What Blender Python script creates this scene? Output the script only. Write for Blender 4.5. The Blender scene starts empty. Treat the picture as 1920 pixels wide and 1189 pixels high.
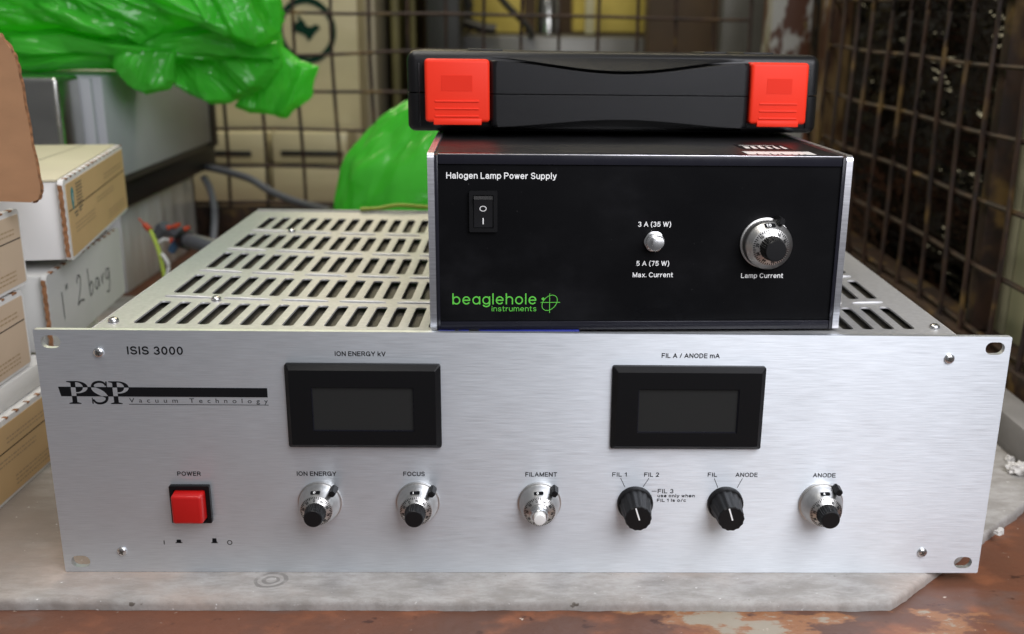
import bpy, bmesh, math, random
from math import pi, sin, cos, radians as R
from mathutils import Vector, Matrix, noise
from mathutils.geometry import tessellate_polygon

random.seed(7)
S = 0.001                      # all lengths below are millimetres
sc = bpy.context.scene
COL = sc.collection

# ------------------------------------------------------------------ camera
CQ = (0.1596, -494.3125, 282.3123, 0.296785578, 0.0284987866, 0.0159241929, 1965.16606)
PPX, PPY = 960 + 85.53, 594.5 + 35.91
def cam_axes():
    p, w, ro = CQ[3:6]
    f = Vector((sin(w)*cos(p), cos(w)*cos(p), -sin(p)))
    r = Vector((cos(w), -sin(w), 0))
    u = r.cross(f)
    return r*cos(ro)+u*sin(ro), u*cos(ro)-r*sin(ro), f
AX = cam_axes()
cd = bpy.data.cameras.new('camera')
cam = bpy.data.objects.new('camera', cd)
COL.objects.link(cam)
r_, u_, f_ = AX
cam.matrix_world = Matrix(((r_.x, u_.x, -f_.x, CQ[0]*S), (r_.y, u_.y, -f_.y, CQ[1]*S),
                           (r_.z, u_.z, -f_.z, CQ[2]*S), (0, 0, 0, 1)))
cd.sensor_width = 36
cd.lens = CQ[6]/1920*36
cd.shift_x = -85.53/1920
cd.shift_y = 35.91/1920
cd.clip_start = 0.02
cd.clip_end = 60
cd.dof.use_dof = True
cd.dof.focus_distance = 0.515
cd.dof.aperture_fstop = 9.0
sc.camera = cam

def at(px, py, axis, val):
    """The place where a sight line of the survey photograph meets the plane axis = val (mm)."""
    d = f_ + r_*((px-PPX)/CQ[6]) - u_*((py-PPY)/CQ[6])
    c = Vector(CQ[:3])
    return c + d*((val-c[axis])/d[axis])

# ------------------------------------------------------------------ world and lamps
wd = bpy.data.worlds.new('World'); sc.world = wd; wd.use_nodes = True
nt = wd.node_tree; nt.nodes.clear()
wo = nt.nodes.new('ShaderNodeOutputWorld'); bg = nt.nodes.new('ShaderNodeBackground')
tc = nt.nodes.new('ShaderNodeTexCoord'); sp = nt.nodes.new('ShaderNodeSeparateXYZ')
rp = nt.nodes.new('ShaderNodeValToRGB')
nt.links.new(tc.outputs['Generated'], sp.inputs[0]); nt.links.new(sp.outputs['Z'], rp.inputs[0])
rp.color_ramp.elements[0].position = 0.0; rp.color_ramp.elements[0].color = (.42, .42, .44, 1)
rp.color_ramp.elements[1].position = 0.7; rp.color_ramp.elements[1].color = (.62, .64, .66, 1)
nt.links.new(rp.outputs[0], bg.inputs[0]); bg.inputs[1].default_value = 0.31
nt.links.new(bg.outputs[0], wo.inputs[0])

def area(name, loc, target, sx, sy, power, colr):
    l = bpy.data.lights.new(name, 'AREA'); l.shape = 'RECTANGLE'; l.size = sx; l.size_y = sy
    l.energy = power; l.color = colr
    o = bpy.data.objects.new(name, l); COL.objects.link(o)
    o.location = Vector(loc)*S
    o.rotation_euler = (Vector(target)-Vector(loc)).to_track_quat('-Z', 'Y').to_euler()
    return o
area('front_lamp', (345, -530, 640), (50, 40, 80), .60, .60, 10.0, (.93, .935, 1))
area('strip_lamp', (-620, 2100, 1150), (300, 750, 200), 1.0, .35, 9, (1, .88, .58))
area('clutter_fill', (150, 980, 1250), (60, 1500, 150), .7, .25, 5.5, (1, .88, .60))  # added fill with no visible source, brightens the clutter behind the back mesh
area('ceiling_lamp', (-350, 260, 1500), (-150, 260, 0), 1.2, .3, 12, (1, .965, .90))

sc.view_settings.view_transform = 'Standard'
sc.view_settings.look = 'None'
sc.view_settings.exposure = 0
sc.view_settings.gamma = 1
sc.view_settings.use_curve_mapping = False
sc.cycles.max_bounces = 8

# ------------------------------------------------------------------ materials
def mat(name, base, rough=.5, metal=0, spec=.5, coat=0, coat_rough=.1, trans=0, vary=None, bump=None, rvary=None):
    """vary / rvary = (scale xyz, detail, amount); bump = (scale xyz, detail, strength, distance in mm)"""
    m = bpy.data.materials.new(name); m.use_nodes = True
    n = m.node_tree.nodes; L = m.node_tree.links
    b = n['Principled BSDF']
    b.inputs['Base Color'].default_value = (*base, 1)
    b.inputs['Roughness'].default_value = rough
    b.inputs['Metallic'].default_value = metal
    b.inputs['Specular IOR Level'].default_value = spec
    b.inputs['Coat Weight'].default_value = coat
    b.inputs['Coat Roughness'].default_value = coat_rough
    b.inputs['Transmission Weight'].default_value = trans
    t = n.new('ShaderNodeTexCoord')
    def nz(scale, detail):
        mp = n.new('ShaderNodeMapping'); mp.inputs['Scale'].default_value = scale
        L.new(t.outputs['Object'], mp.inputs['Vector'])
        z = n.new('ShaderNodeTexNoise'); z.inputs['Scale'].default_value = 1; z.inputs['Detail'].default_value = detail
        L.new(mp.outputs[0], z.inputs['Vector']); return z
    if vary:
        z = nz(vary[0], vary[1]); mr = n.new('ShaderNodeMapRange')
        mr.inputs['From Min'].default_value = .3; mr.inputs['From Max'].default_value = .7
        mr.inputs['To Min'].default_value = 1-vary[2]; mr.inputs['To Max'].default_value = 1+vary[2]
        L.new(z.outputs['Fac'], mr.inputs['Value'])
        vm = n.new('ShaderNodeVectorMath'); vm.operation = 'SCALE'; vm.inputs[0].default_value = base
        L.new(mr.outputs[0], vm.inputs['Scale']); L.new(vm.outputs[0], b.inputs['Base Color'])
    if rvary:
        z = nz(rvary[0], rvary[1]); mr = n.new('ShaderNodeMapRange')
        mr.inputs['From Min'].default_value = .3; mr.inputs['From Max'].default_value = .7
        mr.inputs['To Min'].default_value = rough-rvary[2]; mr.inputs['To Max'].default_value = rough+rvary[2]
        L.new(z.outputs['Fac'], mr.inputs['Value']); L.new(mr.outputs[0], b.inputs['Roughness'])
    if bump:
        z = nz(bump[0], bump[1]); bp = n.new('ShaderNodeBump')
        bp.inputs['Strength'].default_value = bump[2]; bp.inputs['Distance'].default_value = bump[3]*S
        L.new(z.outputs['Fac'], bp.inputs['Height']); L.new(bp.outputs[0], b.inputs['Normal'])
        if coat: L.new(bp.outputs[0], b.inputs['Coat Normal'])
    return m

M = {}
def brushed(name, base, rough, aniso, sx, sz):
    m = mat(name, base, rough, .88, vary=((sx, 20, sz), 3, .07), rvary=((sx*.6, 20, sz*.8), 3, .05),
            bump=((sx, 20, sz), 2, .07, .03))
    b = m.node_tree.nodes['Principled BSDF']
    b.inputs['Anisotropic'].default_value = aniso
    nn = m.node_tree.nodes; LL = m.node_tree.links          # handling marks: slow changes of gloss
    q = nn.new('ShaderNodeTexNoise'); q.inputs['Scale'].default_value = 11; q.inputs['Detail'].default_value = 6
    tq = nn.new('ShaderNodeTexCoord'); LL.new(tq.outputs['Object'], q.inputs['Vector'])
    ma = nn.new('ShaderNodeMath'); ma.operation = 'MULTIPLY_ADD'; ma.inputs[1].default_value = .16
    LL.new(q.outputs['Fac'], ma.inputs[0]); LL.new(b.inputs['Roughness'].links[0].from_socket, ma.inputs[2])
    ms = nn.new('ShaderNodeMath'); ms.operation = 'SUBTRACT'; ms.inputs[1].default_value = .08
    LL.new(ma.outputs[0], ms.inputs[0]); LL.new(ms.outputs[0], b.inputs['Roughness'])
    c = m.node_tree.nodes.new('ShaderNodeCombineXYZ'); c.inputs[2].default_value = 1
    m.node_tree.links.new(c.outputs[0], b.inputs['Tangent'])
    return m
M['alu'] = brushed('brushed_aluminium', (.77, .81, .845), .50, .7, 90, 2600)
M['alu_edge'] = mat('cut_aluminium', (.72, .72, .75), .34, 1, vary=((60, 60, 900), 3, .15), bump=((400, 400, 400), 3, .25, .1))
M['chrome'] = mat('bright_nickel', (.66, .66, .66), .27, 1)
M['satin'] = mat('turned_aluminium', (.62, .61, .59), .36, 1, vary=((500, 500, 500), 2, .06))
M['ink'] = mat('black_ink', (.008, .008, .009), .6, spec=.05)
M['white_ink'] = mat('white_ink', (.82, .82, .80), .5)
M['green_ink'] = mat('green_ink', (.10, .50, .05), .5)
M['black_plastic'] = mat('black_plastic', (.009, .009, .010), .38, spec=.35, bump=((1500, 1500, 1500), 2, .25, .05))
M['knob_plastic'] = mat('knob_plastic', (.006, .006, .0065), .45, spec=.28)
M['bezel_plastic'] = mat('bezel_plastic', (.005, .005, .0055), .42, spec=.2, bump=((2500, 2500, 2500), 1, .3, .03))
M['lcd'] = mat('display_glass', (.022, .022, .021), .25, spec=.2)
M['red_button'] = mat('red_button_plastic', (.46, .008, .007), .34, bump=((1500, 1500, 1500), 1, .15, .03))
M['lid_paint'] = mat('silver_hammer_paint', (.46, .46, .46), .44, .55, vary=((350, 350, 350), 3, .08), bump=((800, 800, 800), 3, .42, .08))
M['filter'] = mat('dark_gauze', (.045, .041, .032), .5, .4, vary=((1600, 1600, 1600), 2, .8), bump=((1800, 1800, 1800), 1, .7, .3))
M['black_gloss'] = mat('black_semi_gloss', (.008, .008, .0085), .42, spec=.25, vary=((900, 900, 900), 2, .6), rvary=((25, 25, 25), 5, .10), bump=((700, 700, 700), 2, .12, .04))
M['trim'] = mat('black_trim', (.010, .010, .015), .24, spec=.4, rvary=((30, 30, 30), 4, .08))
M['case'] = mat('grained_black_case', (.0045, .0045, .005), .36, spec=.34, bump=((2400, 2400, 2400), 3, .7, .12))
M['latch'] = mat('orange_red_latch', (.74, .030, .010), .5, spec=.22, bump=((1600, 1600, 1600), 2, .2, .04))
M['latch2'] = mat('orange_red_latch_inset', (.66, .022, .006), .55, spec=.2)
M['sticker_white'] = mat('sticker_white', (.70, .69, .66), .35)
M['tape_blue'] = mat('tape_blue', (.01, .02, .22), .4)
M['carton_white'] = mat('white_carton', (.70, .69, .67), .75, vary=((12, 12, 12), 4, .06), bump=((120, 120, 120), 4, .12, .2))
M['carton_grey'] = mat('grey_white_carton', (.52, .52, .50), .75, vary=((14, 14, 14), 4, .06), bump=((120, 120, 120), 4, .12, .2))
M['kraft'] = mat('kraft_board', (.36, .19, .095), .8, vary=((40, 40, 90), 5, .08), bump=((300, 300, 300), 3, .15, .1))
M['kraft_edge'] = mat('corrugated_edge', (.25, .115, .05), .9, vary=((350, 350, 350), 2, .5), bump=((400, 400, 400), 1, .8, .5))
M['tan_label'] = mat('tan_label', (.58, .39, .19), .6, vary=((18, 18, 18), 4, .05))
M['cream_label'] = mat('cream_label', (.56, .51, .36), .6, vary=((18, 18, 18), 4, .05))
M['pink_label'] = mat('pinkish_label', (.56, .43, .31), .6, vary=((18, 18, 18), 4, .05))
M['print_grey'] = mat('print_grey', (.12, .10, .08), .6)
M['print_faint'] = mat('print_faint', (.36, .25, .14), .6)
M['teal'] = mat('teal_print', (.02, .22, .25), .5)
M['marker'] = mat('black_marker', (.03, .03, .035), .5)
M['instr'] = mat('grey_instrument_paint', (.40, .41, .44), .5, vary=((10, 10, 10), 4, .06))
M['instr_dark'] = mat('dark_instrument_trim', (.045, .04, .033), .5)
M['instr_low'] = mat('grey_metal_film', (.64, .64, .64), .42, .3, vary=((16, 16, 8), 5, .15), coat=1, coat_rough=.10, bump=((26, 40, 7), 4, .8, 7))
M['steel'] = mat('stainless_sheet', (.40, .40, .37), .22, .95, vary=((20, 20, 40), 4, .12), coat=.5, bump=((30, 30, 14), 4, .25, 3))
M['black_unit'] = mat('black_unit_paint', (.012, .012, .012), .5)
M['cable'] = mat('grey_cable', (.10, .105, .12), .42)
M['cable_pale'] = mat('pale_cable', (.27, .28, .31), .4)
M['wire_yg'] = mat('yellow_green_wire', (.32, .42, .04), .5)
M['wire_red'] = mat('red_terminal', (.42, .05, .015), .5)
M['wire_white'] = mat('white_wire', (.6, .6, .6), .45)
M['wire_blue'] = mat('blue_wire', (.04, .10, .20), .45)
M['cream_cab'] = mat('cream_cabinet', (.47, .42, .255), .45, vary=((5, 5, 7), 5, .12), coat=.5, coat_rough=.16, bump=((10, 10, 40), 4, .35, 3))
M['grey_cab'] = mat('pale_beige_cabinet', (.30, .275, .20), .5, vary=((6, 6, 2), 4, .12))
M['olive'] = mat('olive_panel', (.13, .115, .04), .55, vary=((9, 9, 9), 4, .25))
M['ochre'] = mat('ochre_panel', (.46, .37, .08), .55, vary=((9, 9, 9), 4, .25))
M['brown'] = mat('brown_board', (.045, .026, .010), .6, vary=((9, 9, 9), 4, .35))
M['dark'] = mat('dark_machine', (.012, .012, .010), .5)
M['grey_bench'] = mat('grey_bench_top', (.16, .16, .15), .35, .3, vary=((9, 9, 9), 4, .2))
M['emblem'] = mat('dark_green_emblem', (.006, .032, .020), .6, spec=.05)
M['wrap'] = mat('black_shrink_wrap', (.0015, .0015, .0012), .12, spec=.25, bump=((14, 22, 80), 2, 1, 9))
M['cream_panel'] = mat('cream_panel', (.40, .38, .24), .5, vary=((7, 30, 1), 4, .12))
M['grey_beam'] = mat('grey_beam', (.20, .19, .18), .7, vary=((20, 20, 20), 5, .2), bump=((60, 60, 60), 5, .3, .5))
M['plaster'] = mat('plaster_lump', (.55, .53, .50), .9, vary=((60, 60, 60), 4, .15), bump=((150, 150, 150), 4, .6, 1))

# green film: glossy and partly translucent
m = mat('green_polythene', (.10, .63, .065), .20, spec=.5, coat=.3, coat_rough=.12, vary=((9, 9, 9), 3, .22), bump=((60, 60, 90), 3, .28, 2.0))
n = m.node_tree.nodes; L = m.node_tree.links
tr = n.new('ShaderNodeBsdfTranslucent'); tr.inputs[0].default_value = (.20, .92, .08, 1)
mx = n.new('ShaderNodeMixShader'); mx.inputs[0].default_value = .42
L.new(n['Principled BSDF'].outputs[0], mx.inputs[1]); L.new(tr.outputs[0], mx.inputs[2])
tp_ = n.new('ShaderNodeBsdfTransparent'); tp_.inputs[0].default_value = (.35, .95, .30, 1)
m2 = n.new('ShaderNodeMixShader'); m2.inputs[0].default_value = .12
L.new(mx.outputs[0], m2.inputs[1]); L.new(tp_.outputs[0], m2.inputs[2]); L.new(m2.outputs[0], n['Material Output'].inputs['Surface'])
M['green'] = m

class G:
    """small helper for node graphs with several masked layers"""
    def __init__(s, name, rough):
        s.m = bpy.data.materials.new(name); s.m.use_nodes = True
        s.n = s.m.node_tree.nodes; s.L = s.m.node_tree.links; s.b = s.n['Principled BSDF']
        s.b.inputs['Roughness'].default_value = rough
        s.t = s.n.new('ShaderNodeTexCoord')
    def noise(s, scale, detail=5, off=(0, 0, 0), rough=.55):
        mp = s.n.new('ShaderNodeMapping'); mp.inputs['Scale'].default_value = scale; mp.inputs['Location'].default_value = off
        s.L.new(s.t.outputs['Object'], mp.inputs['Vector'])
        z = s.n.new('ShaderNodeTexNoise'); z.inputs['Scale'].default_value = 1
        z.inputs['Detail'].default_value = detail; z.inputs['Roughness'].default_value = rough
        s.L.new(mp.outputs[0], z.inputs['Vector']); return z.outputs['Fac']
    def ramp(s, val, a, b):
        mr = s.n.new('ShaderNodeMapRange'); mr.interpolation_type = 'SMOOTHSTEP'
        mr.inputs['From Min'].default_value = a; mr.inputs['From Max'].default_value = b
        s.L.new(val, mr.inputs['Value']); return mr.outputs[0]
    def math(s, op, a, b=None):
        q = s.n.new('ShaderNodeMath'); q.operation = op
        for i, v in enumerate((a, b)):
            if v is None: continue
            if isinstance(v, (int, float)): q.inputs[i].default_value = v
            else: s.L.new(v, q.inputs[i])
        return q.outputs[0]
    def mix(s, fac, a, b):
        q = s.n.new('ShaderNodeMix'); q.data_type = 'RGBA'
        if isinstance(fac, (int, float)): q.inputs[0].default_value = fac
        else: s.L.new(fac, q.inputs[0])
        for i, v in ((6, a), (7, b)):
            if isinstance(v, tuple): q.inputs[i].default_value = (*v, 1)
            else: s.L.new(v, q.inputs[i])
        return q.outputs[2]
    def dist(s, p, scale=(1, 1, 1)):
        mp = s.n.new('ShaderNodeMapping'); mp.vector_type = 'POINT'
        mp.inputs['Location'].default_value = tuple(-p[i]*scale[i] for i in range(3)); mp.inputs['Scale'].default_value = scale
        s.L.new(s.t.outputs['Object'], mp.inputs['Vector'])
        q = s.n.new('ShaderNodeVectorMath'); q.operation = 'LENGTH'; s.L.new(mp.outputs[0], q.inputs[0])
        return q.outputs['Value']
    def bump(s, h, strength, dist):
        q = s.n.new('ShaderNodeBump'); q.inputs['Strength'].default_value = strength; q.inputs['Distance'].default_value = dist*S
        s.L.new(h, q.inputs['Height']); s.L.new(q.outputs[0], s.b.inputs['Normal'])
    def color(s, c): s.L.new(c, s.b.inputs['Base Color'])

g = G('black_anodised_panel', .34)
c = g.mix(g.ramp(g.noise((9, 9, 12), 6, (2, 0, 5), .65), .48, .75), (.0038, .0038, .0043), (.0105, .0105, .0118))
c = g.mix(g.ramp(g.noise((800, 800, 800), 2, (1, 0, 3)), .755, .79), c, (.035, .035, .035))
g.color(c); g.b.inputs['Specular IOR Level'].default_value = .10
mr_ = g.ramp(g.noise((14, 14, 20), 5, (6, 0, 1)), .3, .7); g.L.new(g.math('ADD', g.math('MULTIPLY', mr_, .16), .26), g.b.inputs['Roughness'])
M['black_panel'] = g.m
# rusty sheet steel with scraps of old paint
g = G('rusty_sheet_steel', .62)
c = g.mix(g.ramp(g.noise((9, 9, 9), 6), .35, .65), (.150, .055, .028), (.100, .044, .027))
c = g.mix(g.ramp(g.noise((30, 45, 30), 5, (3, 1, 0)), .5, .72), c, (.24, .085, .038))
c = g.mix(g.math('MULTIPLY', g.ramp(g.noise((14, 22, 14), 4, (7, 2, 0)), .55, .7), .6), c, (.115, .085, .075))
c = g.mix(g.ramp(g.noise((75, 110, 75), 4, (1, 9, 0)), .62, .70), c, (.055, .018, .010))
pm = g.math('ADD', g.noise((13, 24, 13), 7, (2, 5, 0), .65), g.math('MULTIPLY', g.ramp(g.dist((.12, -.055, 0), (1, 2.6, 1)), .22, .05), .17))
c = g.mix(g.ramp(pm, .66, .70), c, (.26, .115, .05))
c = g.mix(g.ramp(pm, .71, .75), c, (.29, .25, .19))
c = g.mix(g.ramp(g.noise((190, 190, 190), 3, (4, 4, 4)), .71, .75), c, (.48, .40, .33))
g.color(c); g.bump(g.noise((140, 140, 140), 6), .5, 1.2)
g.b.inputs['Roughness'].default_value = .5
M['rust_floor'] = g.m
# rusty wire / frame
g = G('rusty_wire', .65)
c = g.mix(g.ramp(g.noise((45, 45, 45), 5), .35, .65), (.040, .017, .007), (.015, .007, .004))
c = g.mix(g.ramp(g.noise((22, 22, 22), 3, (5, 0, 0)), .55, .7), c, (.13, .075, .018))
g.color(c); g.bump(g.noise((300, 300, 300), 4), .5, .6)
M['rust_wire'] = g.m
g = G('peeling_post', .5)
c = g.mix(g.ramp(g.noise((26, 26, 16), 6, (0, 3, 2)), .47, .52), (.34, .33, .30), (.075, .026, .010))
c = g.mix(g.ramp(g.noise((30, 30, 14), 5, (8, 3, 2)), .60, .66), c, (.22, .20, .07))
g.color(c); g.bump(g.noise((60, 60, 60), 5), .4, 1.5)
M['post'] = g.m
g = G('flaking_rust_post', .6)
c = g.mix(g.ramp(g.noise((30, 30, 12), 6, (4, 3, 2)), .42, .58), (.070, .028, .010), (.21, .13, .05))
c = g.mix(g.ramp(g.noise((40, 40, 16), 5, (1, 3, 9)), .60, .66), c, (.36, .32, .28))
g.color(c); g.bump(g.noise((80, 80, 80), 5), .4, 1.5)
M['post2'] = g.m
# weathered plastered board
g = G('weathered_grey_board', .8)
c = g.mix(g.ramp(g.noise((26, 62, 26), 9, (0, 0, 0), .72), .36, .62), (.25, .235, .215), (.385, .37, .35))
c = g.mix(g.math('MULTIPLY', g.ramp(g.noise((7, 7, 7), 5, (3, 3, 0)), .48, .66), .75), c, (.38, .29, .235))
c = g.mix(g.math('MULTIPLY', g.ramp(g.noise((34, 70, 34), 7, (1, 4, 0), .75), .50, .75), .55), c, (.27, .26, .245))
c = g.mix(g.ramp(g.noise((120, 240, 120), 3, (1, 4, 6)), .70, .74), c, (.10, .085, .07))
dk = g.dist((-.1325, -.008, 0), (1, 1.05, 1))
wv = g.math('SINE', g.math('MULTIPLY', g.math('ADD', dk, g.math('MULTIPLY', g.noise((75, 75, 75), 3, (4, 4, 4)), 0.004)), 1500.))
ring = g.math('MULTIPLY', g.ramp(wv, -.4, .4), g.math('MULTIPLY', g.ramp(dk, .0108, .0092), g.ramp(dk, .0018, .0032)))
c = g.mix(g.math('MULTIPLY', g.math('MULTIPLY', ring, g.ramp(g.noise((110, 110, 110), 4, (9, 1, 1)), .2, .5)), .75), c, (.15, .14, .13))
c = g.mix(g.math('MULTIPLY', g.ramp(g.noise((160, 520, 160), 5, (2, 2, 2), .7), .42, .72), .45), c, (.24, .215, .19))
c = g.mix(g.math('MULTIPLY', g.ramp(g.math('ADD', g.dist((-.315, .035, 0), (1, .75, 1)), g.math('MULTIPLY', g.noise((30, 50, 30), 5, (8, 8, 8)), .06)), .125, .06), .8), c, (.17, .135, .11))  # shade beside the front cartons, painted into the board colour
c = g.mix(g.ramp(g.noise((300, 420, 300), 2, (7, 4, 6)), .71, .76), c, (.60, .58, .56))
g.color(c); g.bump(g.noise((120, 320, 120), 7, (0, 0, 0), .65), .6, 1.0)
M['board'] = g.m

# ------------------------------------------------------------------ mesh helpers
class MB:
    def __init__(s): s.v = []; s.f = []; s.mi = []; s.k = 0
    def add(s, vs, fs):
        o = len(s.v); s.v += [Vector(v) for v in vs]
        for f in fs: s.f.append([o+i for i in f]); s.mi.append(s.k)
        return s
    def bm(s, b, mtx=None):
        b.verts.index_update()
        s.add([(mtx @ v.co) if mtx else v.co for v in b.verts], [[v.index for v in f.verts] for f in b.faces]); b.free(); return s
    def box(s, x0, x1, y0, y1, z0, z1, bev=0, seg=2, mtx=None):
        b = bmesh.new(); bmesh.ops.create_cube(b, size=1)
        for v in b.verts:
            v.co = Vector(((x0+x1)/2+v.co.x*(x1-x0), (y0+y1)/2+v.co.y*(y1-y0), (z0+z1)/2+v.co.z*(z1-z0)))
        if bev: bmesh.ops.bevel(b, geom=b.edges[:], offset=bev, segments=seg, profile=.5, affect='EDGES')
        return s.bm(b, mtx)
    def tube(s, pts, r, n=8, cap=True):
        pts = [Vector(p) for p in pts]; rings = []
        up = Vector((0.013, .021, 1))
        for i, p in enumerate(pts):
            t = (pts[min(i+1, len(pts)-1)]-pts[max(i-1, 0)]).normalized()
            a = t.cross(up)
            if a.length < 1e-3: a = t.cross(Vector((1, 0, 0)))
            a.normalize(); bb = t.cross(a)
            rr = r(i/(len(pts)-1)) if callable(r) else r
            rings.append([p+a*cos(2*pi*k/n)*rr+bb*sin(2*pi*k/n)*rr for k in range(n)])
        vs = [v for ring in rings for v in ring]; fs = []
        for i in range(len(pts)-1):
            for k in range(n):
                k2 = (k+1) % n; fs.append([i*n+k, i*n+k2, (i+1)*n+k2, (i+1)*n+k])
        if cap: fs += [list(range(n)), list(range((len(pts)-1)*n, len(pts)*n))]
        return s.add(vs, fs)
    def lathe(s, prof, c, n=48, rib=None, frame=None):
        """profile of (distance out, radius); axis runs from c towards -y unless a frame (axis, a, b) is given"""
        ax, a, b = frame or (Vector((0, -1, 0)), Vector((1, 0, 0)), Vector((0, 0, 1)))
        c = Vector(c); vs = []; fs = []
        for j, (d, r) in enumerate(prof):
            for k in range(n):
                th = 2*pi*k/n; rr = r*(rib(th, j) if rib else 1)
                vs.append(c+ax*d+a*cos(th)*rr+b*sin(th)*rr)
        for j in range(len(prof)-1):
            for k in range(n):
                k2 = (k+1) % n; fs.append([j*n+k, j*n+k2, (j+1)*n+k2, (j+1)*n+k])
        fs.append(list(range((len(prof)-1)*n, len(prof)*n)))
        fs.append(list(range(n))[::-1])
        return s.add(vs, fs)
    def prism(s, out, holes, y0, y1, to=None):
        """plate with holes, outline in (x, z), front at y0, back at y1; `to` maps (x, y, z) to the wanted place"""
        loops = [out]+list(holes)
        to = to or (lambda x, y, z: Vector((x, y, z)))
        flat = [p for l in loops for p in l]
        tri = tessellate_polygon([[Vector((p[0], p[1], 0)) for p in l] for l in loops])
        N = len(flat)
        vs = [to(p[0], y0, p[1]) for p in flat]+[to(p[0], y1, p[1]) for p in flat]
        fs = [list(t) for t in tri]+[[i+N for i in t][::-1] for t in tri]
        o = 0
        for l in loops:
            k = len(l)
            for i in range(k): fs.append([o+i, o+(i+1) % k, N+o+(i+1) % k, N+o+i])
            o += k
        return s.add(vs, fs)
    def text(s, txt, p, ux, uz, width=None, cap=None, align='L', off=0, spacing=1.0, nrm=None, stretch=None):
        """flat lettering; p is the left end of the base line; width in mm, cap = height of a capital in mm"""
        vs, fs, x0, x1, ch = glyphs(txt, spacing)
        sz = cap/ch if cap else width/(x1-x0)
        sx = width/(x1-x0) if width else sz
        sh = {'L': 0, 'C': .5, 'R': 1}[align]*(x1-x0)*sx
        p = Vector(p); ux = Vector(ux); uz = Vector(uz)
        nr = Vector(nrm) if nrm else uz.cross(ux)*-1
        s.add([p+ux*((v[0]-x0)*sx-sh)+uz*(v[1]*sz)+nr*off for v in vs], fs); return s
    def stroke(s, txt, p, ux, uz, width, cap, wt=.15, nrm=(0, -1, 0), off=.06):
        """lettering drawn as strokes of even width, fitted to width x cap"""
        x = 0; st = []
        for ch in txt:
            if ch == ' ': x += .34; continue
            w, gl = FONT[ch]
            st += [[(x+a, b) for a, b in q] for q in gl]; x += w+wt+.13
        x -= wt+.13
        hw = wt*cap/2; sx = (width-2*hw)/x; sz = cap-2*hw
        p = Vector(p); ux = Vector(ux); uz = Vector(uz); nrm = Vector(nrm); k = 0
        for q in st:
            pts = [p+ux*(hw+a*sx)+uz*(hw+b*sz) for a, b in q]; seg = [pts[0]]
            def put(sg):
                nonlocal k
                if len(sg) < 2: return
                sg = [v.copy() for v in sg]
                if (sg[0]-sg[-1]).length > 1e-4:
                    sg[0] += (sg[0]-sg[1]).normalized()*hw*.8; sg[-1] += (sg[-1]-sg[-2]).normalized()*hw*.8
                s.line(sg, hw*2, nrm, off+.008*(k % 4)); k += 1
            for i in range(1, len(pts)):
                seg.append(pts[i])
                if i < len(pts)-1:
                    d1 = (pts[i]-pts[i-1]).normalized(); d2 = (pts[i+1]-pts[i]).normalized()
                    if d1.dot(d2) < .72: put(seg); seg = [pts[i]]
            put(seg)
        return s
    def line(s, pts, w, n, off=0):
        """flat ribbon strokes lying on a face with normal n"""
        n = Vector(n)
        pts = [Vector(p) for p in pts]
        vs = []
        for i, p in enumerate(pts):
            t = (pts[min(i+1, len(pts)-1)]-pts[max(i-1, 0)]).normalized(); a = t.cross(n).normalized()*w/2
            vs += [p+a+n*off, p-a+n*off]
        return s.add(vs, [[2*i, 2*i+1, 2*i+3, 2*i+2] for i in range(len(pts)-1)])

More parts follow.
